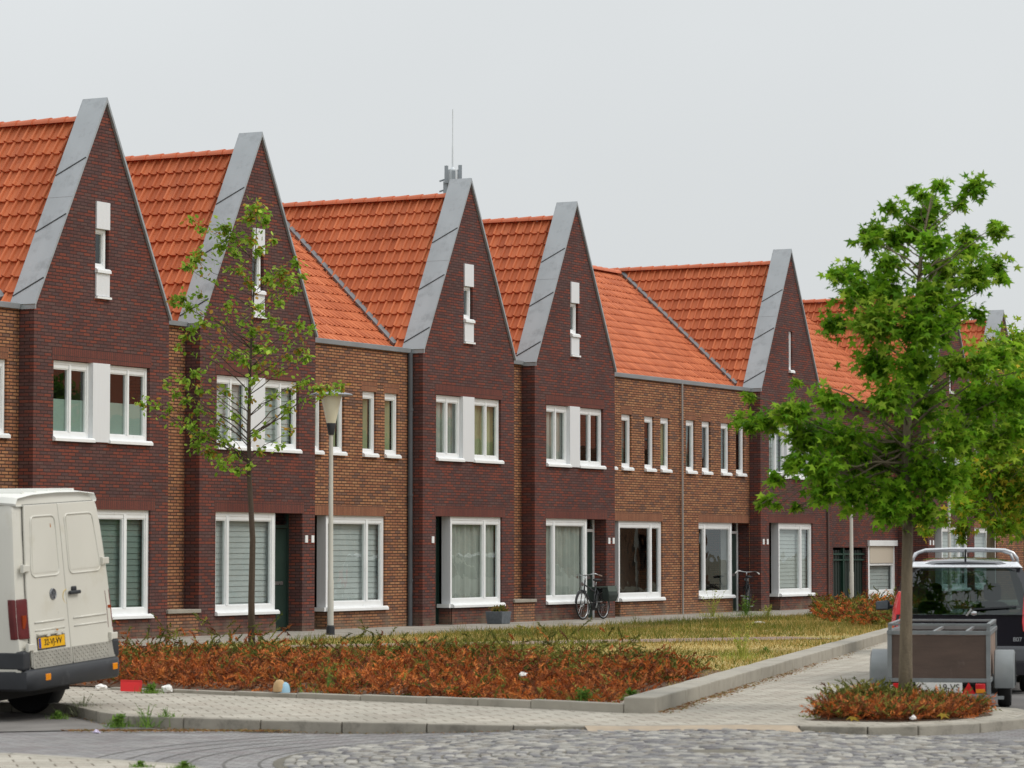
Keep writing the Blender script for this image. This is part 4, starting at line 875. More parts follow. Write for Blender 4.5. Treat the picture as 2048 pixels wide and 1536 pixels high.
# planter
x, y = gpt(997, 1248); t = empty('planter', (x, y, .012), RZ, 'square slate grey planter with a wilted plant, under the third house window', 'planter'); t.scale = (.68, .68, .78)
mb = MB().loft([[(-.30, -.28, 0), (.30, -.28, 0), (.30, .28, 0), (-.30, .28, 0)], [(-.35, -.32, .36), (.35, -.32, .36), (.35, .32, .36), (-.35, .32, .36)]]); mb.obj('pot', m_slate, t, bev=.015)
P = np.stack([rng.uniform(-.28, .28, 200), rng.uniform(-.25, .25, 200), rng.uniform(.36, .5, 200)], 1); V, Ft = oval_leaves(P, rng.normal(0, 1, (200, 3))+[0, 0, .6], rng.normal(0, 1, 200), rng.uniform(.05, .12, 200))
npmesh('foliage', V, Ft, m_leaf, np.array([srgb(120, 116, 56), srgb(150, 120, 66), srgb(96, 104, 48)])[rng.integers(0, 3, 200)], t)
# ---------------------------------------------------------------- bicycles (local +x forward)
def bicycle(loc, rz, label, lean, bag=True, white=False):
    t = empty('bicycle', loc, rz, label, 'bicycle', None); t.rotation_euler = (lean, 0, rz)
    Rw = .345; fx, rx = .56, -.56
    for cx, nm in ((fx, 'f'), (rx, 'r')):
        w_ = MB().torus((cx, 0, Rw), Rw-.02, .02, 'y', 40, 8).obj('wheel', m_rub, t, smooth='all')
        MB().torus((cx, 0, Rw), Rw-.045, .011, 'y', 40, 6).obj('rim', m_steel, w_, smooth='all')
        sp_ = MB()
        for k in range(18):
            a = 2*math.pi*k/18; sp_.tube([(cx+.02*math.cos(a+.7), (.02 if k % 2 else -.02), Rw+.02*math.sin(a+.7)), (cx+(Rw-.05)*math.cos(a), 0, Rw+(Rw-.05)*math.sin(a))], .0016, 4, cap=False)
        sp_.lathe([(.022, -.05), (.022, .05)], 10, (cx, 0, Rw), 'y'); sp_.obj('spokes', m_steel, w_)
        MB().torus((cx, 0, Rw), Rw+.025, .016, 'y', 24, 6, R(10) if cx > 0 else R(-15), R(120) if cx > 0 else R(195)).obj('mudguard', m_black, t, smooth='all')
    f = MB(); hd = (.36, 0, .88); bb = (-.02, 0, .28); st = (-.24, 0, .82)
    f.tube([bb, (.40, 0, .72)], .018, 8).tube([st, bb], .016, 8).tube([(-.17, 0, .66), (.37, 0, .84)], .017, 8)
    for s_ in (-1, 1):
        f.tube([(rx, s_*.06, Rw), (bb[0], s_*.04, bb[2])], .010, 6).tube([(rx, s_*.06, Rw), (-.2, s_*.03, .72)], .009, 6)
        f.tube([(.43, s_*.05, .68), (fx, s_*.055, Rw)], .012, 6)
    f.tube([(.43, 0, .66), (.34, 0, .95)], .02, 8); f.box(.40, .46, -.06, .06, .66, .70)
    f.obj('frame', m_black, t, smooth='all')
    h = MB().tube([(.34, 0, .94), (.31, 0, 1.06)], .014, 8).tube([(.16, -.31, 1.05), (.28, -.24, 1.10), (.34, -.1, 1.08), (.31, 0, 1.07), (.34, .1, 1.08), (.28, .24, 1.10), (.16, .31, 1.05)], .013, 8)
    h.obj('handlebar', m_steel, t, smooth='all')
    for s_ in (-1, 1): MB().tube([(.20, s_*.285, 1.07), (.08, s_*.33, 1.03)], .018, 8).obj('grip', m_litw if white else m_woods, t, smooth='all')
    MB().lathe([(.03, 0), (.05, .05), (.045, .07)], 14, (.45, 0, .86), 'x').obj('headlamp', m_steel, t, smooth=True)
    MB().tube([st, (-.26, 0, .93)], .014, 8).obj('seat_post', m_steel, t, smooth='all')
    MB().loft([[(-.42+.0, y, .93+z) for y, z in ((-.1, .03), (-.07, -.02), (.07, -.02), (.1, .03), (0, .05))], [(-.30, y, .94+z) for y, z in ((-.08, .03), (-.05, -.02), (.05, -.02), (.08, .03), (0, .045))], [(-.12, y, .95+z) for y, z in ((-.02, .02), (-.015, -.01), (.015, -.01), (.02, .02), (0, .03))]]).obj('saddle', m_black, t, smooth='all')
    MB().tube([(-.28, .07, .74), (-.84, .07, .74), (-.84, -.07, .74), (-.28, -.07, .74)], .008, 6).tube([(rx, .08, Rw), (-.7, .08, .74)], .007, 5).tube([(rx, -.08, Rw), (-.7, -.08, .74)], .007, 5).obj('carrier', m_black, t)
    MB().torus((bb[0], -.05, bb[2]), .09, .008, 'y', 24, 6).box(bb[0]-.5, bb[0], -.056, -.046, bb[2]-.06, bb[2]+.12).obj('chain_case', m_black, t)
    for q in (-1, 1): MB().bar((bb[0], q*.08, bb[2]), (bb[0]-q*.1, q*.08, bb[2]+q*.14), .018).box(bb[0]-q*.1-.055, bb[0]-q*.1+.055, q*.13-.05, q*.13+.05, bb[2]+q*.14-.012, bb[2]+q*.14+.012).obj('pedal', m_steel, t)
    return t
x, y = gpt(1186, 1240)
b1 = bicycle((x, y, .02), RZ+math.pi, 'black city bicycle with panniers parked beside the dark gabled house wall', R(3))
tp = empty('pannier_bags', (x, y, .02), RZ+math.pi, 'dark green double pannier hanging over the rear carrier of the parked bicycle', 'bag')
tp.rotation_euler = (R(3), 0, RZ+math.pi)
for s_ in (-1, 1):
    MB().loft([[(-.84, s_*.10, .42), (-.40, s_*.10, .42), (-.40, s_*.24, .42), (-.84, s_*.24, .42)], [(-.88, s_*.09, .56), (-.36, s_*.09, .56), (-.36, s_*.29, .56), (-.88, s_*.29, .56)], [(-.86, s_*.09, .76), (-.38, s_*.09, .76), (-.38, s_*.25, .76), (-.86, s_*.25, .76)]]).obj('bag', m_bag, tp, smooth=True, bev=.02)
MB().loft([[(-.87, y_, z_) for y_, z_ in ((-.27, .66), (-.25, .80), (.25, .80), (.27, .66), (.24, .77), (-.24, .77))], [(-.37, y_, z_) for y_, z_ in ((-.27, .66), (-.25, .79), (.25, .79), (.27, .66), (.24, .76), (-.24, .76))]]).obj('flap', M('grey green flap', srgb(74, 86, 78), .6, 0, .15, 6), tp)
p = F(16.0, .16); bicycle((p.x, p.y, .02), RZ+R(28), 'dark bicycle with pale handlebar in the niche beside the slit gable house', R(2), white=True)

# ---------------------------------------------------------------- van (local +y forward, x right)
van = empty('delivery_van', (-4.74, 33.85, -.115), R(66.1), 'dirty off white delivery van with closed twin rear doors, parked at the left edge', 'van'); van.rotation_euler = (R(0), R(-2.9), R(66.1))
def hw(z):
    for (a, w0), (b, w1) in zip(VP, VP[1:]):
        if z <= b: return w0+(w1-w0)*(z-a)/(b-a)
    return VP[-1][1]
VP = [(.32, .93), (.5, .965), (1.15, .965), (1.5, .945), (2.0, .895), (2.3, .855), (2.40, .80)]
def ry(z): return .085*max(0, z-.6)+.10*max(0, (z-2.1))**1.5
prof = [(z, hw(z)) for z in (.43, .5, .8, 1.15, 1.5, 1.8, 2.05, 2.25, 2.34)]
def vsec(y0, zs=1.0, ws=1.0, lean=0, top=2.40):
    q = [(w_*ws, ry(z)*lean+y0, .43+(z-.43)*zs) for z, w_ in prof]
    q += [(.70*ws, ry(2.4)*lean+y0, .43+(top-.43)*zs), (.35*ws, ry(2.42)*lean+y0, .43+(top+.02-.43)*zs)]
    return q+[(-x, y_, z) for x, y_, z in q[::-1]]
body = MB().loft([vsec(.019, 1, .965, 1), vsec(.024, 1, .985, 1), vsec(.06, 1, 1, 1), vsec(.3, 1, 1, .5), vsec(3.6, 1, 1, 0), vsec(4.1, .93, .99, 0), vsec(4.75, .58, .97, 0), vsec(5.3, .48, .92, 0), vsec(5.45, .38, .84, 0)])
body.obj('body', m_vanw, van, smooth=True)
# ribbed roof cap
rf = MB()
def rsec(y0, w_, z): return [(-w_, y0, z-.055), (-w_-.012, y0, z-.03), (-w_+.03, y0, z+.03), (-w_*.6, y0, z+.06), (0, y0, z+.07), (w_*.6, y0, z+.06), (w_-.03, y0, z+.03), (w_+.012, y0, z-.03), (w_, y0, z-.055)]
rf.loft([rsec(.19, .74, 2.365), rsec(.145, .80, 2.372), rsec(.175, .835, 2.38), rsec(.3, .85, 2.39), rsec(3.6, .85, 2.39), rsec(3.9, .84, 2.36)])
rf.obj('roof', m_vroof, van, smooth=True)
rb = MB()
for x in (-.5, -.25, 0, .25, .5): rb.tube([(x, .25, 2.452), (x, 3.4, 2.457)], .022, 6)
rb.obj('roof_rib', m_vroof, van, smooth=True)
def onrear(x, z, off=0): return (x, ry(z)+.015-off, z)
def slab(x0f, x1f, z0, z1, off0, off1, n=6):
    """panel lying on the leaning rear face; x limits are functions of height"""
    mb = MB(); rows = []
    for i in range(n+1):
        z = z0+(z1-z0)*i/n; rows.append([onrear(x0f(z), z, off0), onrear(x1f(z), z, off0), onrear(x1f(z), z, off1), onrear(x0f(z), z, off1)])
    return mb.loft(rows)
def rim(x0f, x1f, z0, z1, off, r_=.011, rad=.07):
    pts = []
    def arc(cx, cz, a0): return [(cx+rad*math.cos(R(a0+a)), cz+rad*math.sin(R(a0+a))) for a in (0, 30, 60, 90)]
    loop = arc(x1f(z1)-rad, z1-rad, 0)+arc(x0f(z1)+rad, z1-rad, 90)+arc(x0f(z0)+rad, z0+rad, 180)+arc(x1f(z0)-rad, z0+rad, 270)
    loop.append(loop[0]); loop.append(loop[1])
    return MB().tube([onrear(x, z, off) for x, z in loop], r_, 6, cap=False)
MB().box(-.8, .8, .03, .06, .58, .62)
slab(lambda z: -hw(z)+.195, lambda z: hw(z)-.075, .60, 2.33, -.01, .006).obj('door_seal', m_black, van)
for s_ in (-1, 1):
    lo = (lambda z: -hw(z)+.185) if s_ < 0 else (lambda z: .005)
    hi = (lambda z: -.005) if s_ < 0 else (lambda z: hw(z)-.085)
    d_ = slab(lo, hi, .61, 2.325, .004, .030); do = d_.obj('rear_door', m_vanw, van, smooth=True, bev=.008)
    do['label'] = 'left rear door with the round badge and yellow plate' if s_ < 0 else 'right rear door with the black handle'
    l2 = (lambda z: lo(z)+.10); h2 = (lambda z: hi(z)-.09)
    if s_ > 0: l2 = lambda z: lo(z)+.09; h2 = lambda z: hi(z)-.11
    rim(l2, h2, 1.56, 2.20, .030).obj('pressed_panel', m_vanw, do, smooth='all')
    slab(lambda z: l2(z)+.03, lambda z: h2(z)-.03, 1.60, 2.17, .02, .0335).obj('panel_field', m_vanw, do, smooth=True)
    r2 = MB().tube([onrear(l2(1.08), 1.08, .031), onrear(h2(1.08), 1.08, .031)], .012, 6)
    r2.tube([onrear(l2(.99), .995, .031), onrear(h2(.99), .995, .031)], .010, 6); r2.obj('crease', m_vanw, do, smooth='all')
    tp_ = slab(lambda z: lo(z)+.01, lambda z: hi(z)-.006, .60, .775, .03, .036); tr_ = tp_.obj('tread_plate', m_tread, do)
    dm = MB()
    for i in range(17):
        for j in range(5):
            x = lo(.7)+.05+i*.042; z = .625+j*.033
            if x > hi(.7)-.03: continue
            q = onrear(x, z, .038); a_ = .010 if (i+j) % 2 else -.010
            dm.bar((q[0]-a_, q[1], q[2]-.010), (q[0]+a_, q[1], q[2]+.010), .006, .004)
    dm.obj('tread_bars', m_tread, tr_)
    for z in (1.66, .83):
        x = s_*(hw(z)-.11) if s_ > 0 else -hw(z)+.15; q = onrear(x, z, .03)
        MB().box(q[0]-.065, q[0]+.075, q[1]-.03, q[1]+.01, z-.035, z+.035).box(q[0]-.075, q[0]-.055, q[1]-.04, q[1], z-.045, z+.045).obj('hinge', m_vanw, do, bev=.006)
# badge: ring with a V over a W
q = onrear(-.27, 1.36, .034); bd = MB().lathe([(.062, 0), (.062, .006), (.055, .010)], 24, (0, 0, 0), 'y'); bo = bd.obj('badge', m_slate, van, smooth=True); bo.location = q; bo.rotation_euler = (R(-3.2), 0, math.pi) ; bo.rotation_euler = (R(-3), 0, 0)
MB().torus((0, -.005, 0), .056, .005, 'y', 24, 6).bar((-.028, -.006, .045), (0, -.006, .006), .008).bar((.028, -.006, .045), (0, -.006, .006), .008).bar((-.045, -.006, .02), (-.022, -.006, -.042), .008).bar((-.022, -.006, -.042), (0, -.006, -.004), .008).bar((0, -.006, -.004), (.022, -.006, -.042), .008).bar((.022, -.006, -.042), (.045, -.006, .02), .008).obj('emblem', m_steel, bo)
q = onrear(.14, 1.36, .03); MB().box(.03, .24, q[1]-.045, q[1]-.005, 1.335, 1.375).box(.10, .19, q[1]-.02, q[1]+.005, 1.37, 1.42).obj('door_handle', m_black, van, bev=.012)
# plate
q = onrear(-.39, .86, .036); pl = MB().box(-.26, .26, -.006, .004, -.058, .058).obj('number_plate', m_yel, van, bev=.003); pl.location = q; pl.rotation_euler = (R(-3), R(-.5), 0)
MB().box(-.275, .275, -.003, .006, -.072, -.058).box(-.275, .275, 0, .008, -.066, .066).obj('plate_holder', m_black, pl)
MB().box(-.255, -.215, -.008, -.006, -.054, .054).obj('plate_strip', m_blue, pl)
text('plate_lettering', '32-VJ-VV', .092, m_ink, (.02, -.008, 0), (R(90), 0, 0), pl, sx=1.02)
q = onrear(-.4, .96, .03); MB().box(-.66, -.14, q[1]-.03, q[1]+.005, .945, .962).box(-.5, -.44, q[1]-.035, q[1], .925, .95).box(-.3, -.22, q[1]-.035, q[1], .925, .97).obj('plate_light_strip', m_vanw, van)
for x, z, w_, h_ in ((-.2, 2.06, .012, .05), (-.25, .972, .025, .014), (.02, 1.34, .014, .09)):
    q = onrear(x, z, .0325)
    if x < 0: MB().add([(q[0]+w_*a, q[1], z+h_*b) for a, b in ((-.6, 1), (.2, 1.1), (1, .3), (.5, -.4), (.2, -1.3), (-.4, -.6))], [(0, 1, 2, 3, 4, 5)]).obj('rust_spot', m_rust, van)
MB().torus((0, 0, 0), .075, .006, 'y', 20, 5, R(95), R(265)).obj('rust_ring', M('faint rust', srgb(206, 184, 132), .8), van).location = onrear(-.0, 1.32, .031)
# tail lights wrap the corners
for s_ in (-1, 1):
    mb = MB(); rows = []
    for i in range(7):
        z = .92+(1.34-.92)*i/6; w_ = hw(z)
        rows.append([(s_*(w_-.175), ry(z)-.0, z), (s_*(w_-.175), ry(z)-.018, z), (s_*(w_-.03), ry(z)+.01, z), (s_*(w_+.012), ry(z)+.05, z), (s_*(w_+.012), ry(z)+.11, z), (s_*(w_-.03), ry(z)+.11, z), (s_*(w_-.03), ry(z)+.06, z)])
    mb.loft(rows); lo_ = mb.obj('tail_light', m_redd, van, smooth=True, bev=.01)
    MB().box(s_*(.855)-.035, s_*(.855)+.035, -.012+ry(1.1), .03+ry(1.1), 1.03, 1.17).obj('amber_lens', M('smoky amber lens', srgb(150, 62, 28), .2, coat=.5), lo_)
# bumper
bp = MB()
def bsec(z, o): return [(x, y_, z) for x, y_ in ((-.97-o, .42), (-.98-o, .10), (-.93-o, -.03), (-.8, -.09-o), (.8, -.09-o), (.93+o, -.03), (.98+o, .10), (.97+o, .42), (.9, .42), (.9, .08), (-.9, .08), (-.9, .42))]
bp.loft([bsec(.375, -.03), bsec(.40, .0), bsec(.5, .01), bsec(.575, 0), bsec(.595, -.03)])
bpo = bp.obj('bumper', m_bump, van, smooth=True)
for s_ in (-1, 1): MB().box(s_*.90-.07, s_*.90+.075, -.02, .36, .59, .80).obj('bumper_corner', m_black, van, bev=.03)
for x in (-.62, .74): MB().box(x-.05, x+.05, -.103, -.085, .47, .54).obj('reflector', m_amb, bpo, bev=.005)
for sx_ in (-1, 1):
    for yy in (.98, 4.35):
        w_ = MB().lathe([(.20, -.10), (.345, -.12), (.37, -.09), (.37, .09), (.345, .12), (.20, .12)], 32, (sx_*.78, yy, .335), 'x').obj('wheel', m_rub, van, smooth=True)
        MB().lathe([(.05, -.09), (.2, -.085), (.205, -.10), (.205, .10), (.2, .085), (.05, .09)], 24, (sx_*.80, yy, .335), 'x').obj('rim', m_galv, w_, smooth=True)
MB().box(-.75, .75, .5, 4.9, .24, .36).box(-.6, .6, .85, 1.1, .2, .36).obj('underbody', m_rub, van)
MB().box(-.93, -.9, .62, .7, .14, .45).obj('mud_flap', m_rub, van)
sm = MB()
for yy in (.33, 2.4, 3.55): sm.loft([[(-hw(z)-.0025, yy, z), (-hw(z)-.0025, yy+.012, z), (-hw(z)+.01, yy+.012, z), (-hw(z)+.01, yy, z)] for z in (.42, .8, 1.15, 1.5, 2.0, 2.25)])
sm.obj('panel_gap', m_seam, van)
MB().box(-.985, -.955, .3, 4.6, .60, .66).obj('side_moulding', m_vanw, van, bev=.01)
MB().quad((-.74, 4.17, 1.36), (.74, 4.17, 1.36), (.66, 3.98, 2.08), (-.66, 3.98, 2.08)).obj('windscreen', m_rub, van)

# ---------------------------------------------------------------- black car
car = empty('parked_car', (5.70, 39.3, -.1), R(-7), 'black people carrier seen from behind with silver roof bars, ahead of the wooden trailer', 'car')
def csec(y, pts): return [(x, y, z) for x, z in pts]+[(-x, y, z) for x, z in pts[::-1]]
low = [(.70, .22), (.88, .30), (.915, .55), (.925, .85), (.90, 1.0)]
cb_ = MB().loft([csec(.04, [(.62, .26), (.78, .34), (.82, .55), (.82, .85), (.80, .98)]), csec(.0, [(.68, .24), (.85, .32), (.885, .55), (.89, .85), (.865, .99)]), csec(.14, low), csec(1.2, low), csec(3.3, low), csec(3.9, [(x, z if z < .9 else .98) for x, z in low]), csec(4.5, [(x*.97, min(z, .84-.0)) if z > .6 else (x*.97, z) for x, z in low]), csec(4.68, [(x*.85, min(z, .68)) for x, z in low])])
cb_.obj('body', m_car, car, smooth=True)
roof = MB()
def cs2(y, w_, z, th=.05): return [(-w_, y, z-th-.03), (-w_*.97, y, z-.02), (-w_*.6, y, z+.035), (0, y, z+.05), (w_*.6, y, z+.035), (w_*.97, y, z-.02), (w_, y, z-th-.03), (w_*.9, y, z-th), (0, y, z-th+.03), (-w_*.9, y, z-th)]
roof.loft([cs2(.16, .60, 1.60, .03), cs2(.20, .68, 1.615), cs2(.4, .70, 1.635), cs2(1.6, .71, 1.66), cs2(2.5, .69, 1.62), cs2(2.75, .66, 1.57, .03)])
roof.obj('roof', m_car, car, smooth=True)
def pillar(p, q, w_, d_): return MB().bar(p, q, w_, d_)
for s_ in (-1, 1):
    mb = MB(); mb.loft([[(s_*.90, .08, .98), (s_*.80, .06, .98), (s_*.80, .16, .98), (s_*.90, .34, .98)], [(s_*.79, .14, 1.35), (s_*.70, .12, 1.35), (s_*.70, .22, 1.35), (s_*.79, .40, 1.35)], [(s_*.695, .22, 1.60), (s_*.60, .19, 1.60), (s_*.60, .29, 1.60), (s_*.695, .46, 1.60)]])
    mb.obj('rear_pillar', m_car, car, smooth=True)
    for yb, yt in ((1.5, 1.5), (2.6, 2.3)): pillar((s_*.885, yb, .98), (s_*.69, yt, 1.60), .09, .05).obj('pillar', m_car, car)
    pillar((s_*.86, 3.7, .98), (s_*.66, 2.7, 1.58), .07, .06).obj('front_pillar', m_car, car)
    MB().quad((s_*.885, .3, 1.0), (s_*.885, 3.6, 1.0), (s_*.685, 2.7, 1.58), (s_*.69, .42, 1.60)).obj('side_window', m_carg, car, fix=False)
    tl = MB(); rows = []
    for z, w0, w1 in ((.78, .905, .70), (.9, .915, .69), (1.05, .90, .70), (1.2, .865, .715), (1.28, .83, .735)): rows.append([(s_*w1, .02+.1*(z-.8), z), (s_*w1, -.012+.14*(z-.8), z), (s_*(w0-.02), .0+.16*(z-.8), z), (s_*(w0+.018), .12+.2*(z-.8), z), (s_*(w0-.03), .26+.1*(z-.8), z)])
    tl.loft(rows); tl.obj('tail_light', m_red, car, smooth=True, bev=.006)
    m_ = MB().loft([[(s_*.96, 2.98, .99), (s_*1.15, 2.98, .985), (s_*1.16, 2.98, 1.10), (s_*.98, 2.98, 1.13)], [(s_*.94, 3.12, 1.0), (s_*1.12, 3.10, 1.0), (s_*1.12, 3.10, 1.1), (s_*.96, 3.12, 1.12)]]).bar((s_*.88, 3.08, 1.02), (s_*.98, 3.06, 1.04), .06, .05)
    mo = m_.obj('door_mirror', m_black, car, bev=.02)
    MB().box(min(s_*.985, s_*1.14), max(s_*.985, s_*1.14), 2.965, 2.975, 1.005, 1.105).obj('mirror_glass', m_slate, mo, bev=.004)
    for yy in (.85, 3.75):
        w_ = MB().lathe([(.2, -.1), (.3, -.1), (.325, -.07), (.325, .07), (.3, .1), (.2, .1)], 28, (s_*.79, yy, .325), 'x').obj('wheel', m_rub, car, smooth=True)
        MB().lathe([(.05, -.08), (.2, -.09), (.2, .09), (.05, .08)], 20, (s_*.79, yy, .325), 'x').obj('rim', m_galv, w_, smooth=True)
    MB().box(s_*.62-.06, s_*.62+.06, -.055, -.02, .42, .50).obj('reflector', m_red, car)
MB().tube([(-.66, .45, 1.64), (-.65, .42, 1.70), (-.60, .42, 1.765), (-.50, .42, 1.80), (-.2, .42, 1.812), (.2, .42, 1.812), (.50, .42, 1.80), (.60, .42, 1.765), (.65, .42, 1.70), (.66, .45, 1.64)], .019, 10).obj('roof_bar', m_silver, car, smooth='all')
MB().tube([(-.66, 1.9, 1.66), (-.62, 1.9, 1.75), (-.50, 1.9, 1.79), (.5, 1.9, 1.79), (.62, 1.9, 1.75), (.66, 1.9, 1.66)], .02, 8).obj('roof_bar', m_silver, car, smooth='all')
rg = MB().add([(-.80, .02, .99), (.80, .02, .99), (.80, .045, 1.06), (.62, .185, 1.575), (-.62, .185, 1.575), (-.80, .045, 1.06)], [(0, 1, 2, 3, 4, 5)]); rg.obj('rear_window', m_carg, car, fix=False)
MB().quad((.82, 3.72, 1.0), (-.82, 3.72, 1.0), (-.62, 2.75, 1.57), (.62, 2.75, 1.57)).obj('windscreen', m_carf, car, fix=False)
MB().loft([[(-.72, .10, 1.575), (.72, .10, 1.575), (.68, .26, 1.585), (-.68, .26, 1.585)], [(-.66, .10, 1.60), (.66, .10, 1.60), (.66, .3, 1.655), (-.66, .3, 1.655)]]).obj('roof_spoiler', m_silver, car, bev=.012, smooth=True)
MB().tube([(0, .35, 1.68), (0, .30, 1.74), (0, .1, 1.80)], .012, 6).obj('aerial', m_black, car)
MB().bar((.08, .0, 1.06), (.62, .015, 1.09), .016, .02).obj('wiper', m_black, car)
mb = MB()
def bs(z, o): return [(x, y, z) for x, y in ((-.93-o, .5), (-.93-o, .05), (-.82, -.07-o), (.82, -.07-o), (.93+o, .05), (.93+o, .5), (.8, .5), (.8, .02), (-.8, .02), (-.8, .5))]
mb.loft([bs(.24, -.03), bs(.32, 0), bs(.55, 0), bs(.60, -.03)]); mb.obj('bumper', m_car, car, smooth=True)
for x in (-.38, .38, -.5, .5):
    if abs(x) < .45:
        for yy in (1.55, 2.35):
            MB().loft([[(x+a, yy+b, z) for a, b in ((-.24, -.06), (.24, -.06), (.24, .08), (-.24, .08))] for z in (.5, .9)]+[[(x+a, yy-.06+b, 1.12) for a, b in ((-.18, -.05), (.18, -.05), (.18, .06), (-.18, .06))]]).obj('seat_back', m_seat, car, bev=.05, smooth=True)
            MB().loft([[(x+a, yy-.08+b, z) for a, b in ((-.1, -.04), (.1, -.04), (.1, .05), (-.1, .05))] for z in (1.14, 1.36)]).obj('headrest', m_seat, car, bev=.05, smooth=True)
MB().box(-.8, .8, .1, 3.8, .7, .74).obj('floor', m_seat, car); MB().box(-.82, .82, 3.0, 3.65, .74, 1.0).obj('dashboard', m_black, car, bev=.05)
text('model_badge', '807', .075, m_steel, (.63, -.012, .68), (R(90), 0, 0), car, .004)

# ---------------------------------------------------------------- trailer (local +y forward)
tr = empty('box_trailer', (4.80, 35.25, -.1), R(-10.5), 'small galvanised box trailer with dark plywood sides behind the tree trunk', 'trailer')
W2, LB, ZB, ZT = .55, 2.35, .36, .845
f = MB()
for s_ in (-1, 1):
    f.box(s_*W2-.025, s_*W2+.025, -.02, .03, ZB-.18 if s_ > 0 else ZB, ZT); f.box(s_*W2-.025, s_*W2+.025, LB-.03, LB+.02, ZB, ZT)
    f.box(s_*W2-.03, s_*W2+.03, -.022, LB+.022, ZT+.001, ZT+.05); f.box(s_*W2-.03, s_*W2+.03, -.022, LB+.022, ZB-.045, ZB-.001)
for y in (0, LB): f.box(-W2+.03, W2-.03, y-.024, y+.024, ZT+.002, ZT+.048); f.box(-W2+.03, W2-.03, y-.024, y+.024, ZB-.045, ZB)
f.obj('frame', m_galv, tr, bev=.004)
MB().box(-W2+.025, W2-.025, -.004, .012, ZB, ZT).obj('tailboard', m_wood, tr)
MB().box(-W2+.025, W2-.025, LB-.01, LB+.005, ZB, ZT).obj('front_board', m_wood, tr)
for s_ in (-1, 1): MB().box(s_*W2-.008, s_*W2+.008, .03, LB-.03, ZB, ZT).obj('side_board', m_woods, tr)
MB().box(-W2+.02, W2-.02, .03, LB-.03, ZT-.03, ZT-.012).obj('lid', m_woodr, tr)
rk = MB()
for s_ in (-1, 1):
    for y in (.06, LB-.05): rk.box(s_*W2-.02, s_*W2+.02, y-.02, y+.02, ZT+.05, ZT+.10)
    rk.box(s_*W2-.021, s_*W2+.021, .04, LB-.03, ZT+.10, ZT+.13)
for y in (.06, LB-.05): rk.box(-W2+.021, W2-.021, y-.018, y+.018, ZT+.102, ZT+.128)
rk.obj('rack', m_galv, tr, bev=.003)
cbx = MB(); cbx.bar((-.12, .05, ZT+.0), (-.06, LB-.1, ZT+.03), .03).bar((.26, .05, ZT+.0), (.30, LB-.1, ZT+.03), .03); cbx.obj('cross_bar', m_galv, tr)
MB().lathe([(.02, -.02), (.03, 0), (.02, .04)], 10, (.3, LB-.05, ZT+.2), 'x').bar((.22, LB-.05, ZT+.17), (.28, LB-.05, ZT+.25), .02).obj('clamp', m_steel, tr)
AY = 1.0
for s_ in (-1, 1):
    w_ = MB().lathe([(.14, -.075), (.255, -.075), (.275, -.05), (.275, .05), (.255, .075), (.14, .075)], 28, (s_*.70, AY, .275), 'x').obj('wheel', m_rub, tr, smooth=True)
    MB().lathe([(.03, -.06), (.14, -.07), (.14, .07), (.03, .06)], 20, (s_*.70, AY, .275), 'x').obj('rim', m_galv, w_, smooth=True)
    fd = MB(); rows = []
    for a in range(-8, 189, 14):
        c_, n_ = math.cos(R(a)), math.sin(R(a)); rows.append([(s_*.585, AY-.36*c_, .28+.36*n_), (s_*.60, AY-.375*c_, .28+.375*n_), (s_*.81, AY-.375*c_, .28+.375*n_), (s_*.825, AY-.345*c_, .28+.345*n_), (s_*.815, AY-.345*c_, .28+.345*n_), (s_*.80, AY-.36*c_, .28+.36*n_)])
    fd.loft(rows); fd.obj('mudguard', m_galv, tr, smooth=True)
    MB().add([(s_*.33-.075, -.03, .19), (s_*.33+.075, -.03, .19), (s_*.33, -.03, .32), (s_*.33-.075, -.015, .19), (s_*.33+.075, -.015, .19), (s_*.33, -.015, .32)], [(0, 1, 2), (5, 4, 3), (0, 3, 4, 1), (1, 4, 5, 2), (2, 5, 3, 0)]).obj('triangle_reflector', m_red, tr)
    MB().box(s_*.46-.055, s_*.46+.055, -.04, 0, .20, .305).obj('tail_light', m_red, tr, bev=.008)
    MB().box(s_*.46-.05, s_*.46+.05, -.042, -.03, .198, .245).obj('amber_lens', m_amb, tr, bev=.004)
    MB().box(s_*(W2+.012)-.004, s_*(W2+.012)+.004, .30, .34, .56, .66).obj('side_reflector', m_amb, tr)
MB().box(-.62, .72, -.01, .03, .13, .165).obj('light_bar', m_galv, tr)
MB().tube([(-.7, AY, .275), (.7, AY, .275)], .03, 8).bar((0, LB, .33), (0, LB+1.25, .36), .07).bar((-.4, LB-.3, .32), (0, LB+.8, .34), .05).bar((.4, LB-.3, .32), (0, LB+.8, .34), .05).obj('drawbar', m_galv, tr)
pl = MB().box(-.26, .26, -.035, -.03, .20, .315).obj('number_plate', m_litw, tr); pl.location = (.0, 0, 0)
text('plate_lettering', '9-VS', .10, m_ink, (.23, -.037, .258), (R(90), 0, 0), pl, align='RIGHT', sx=1.0)

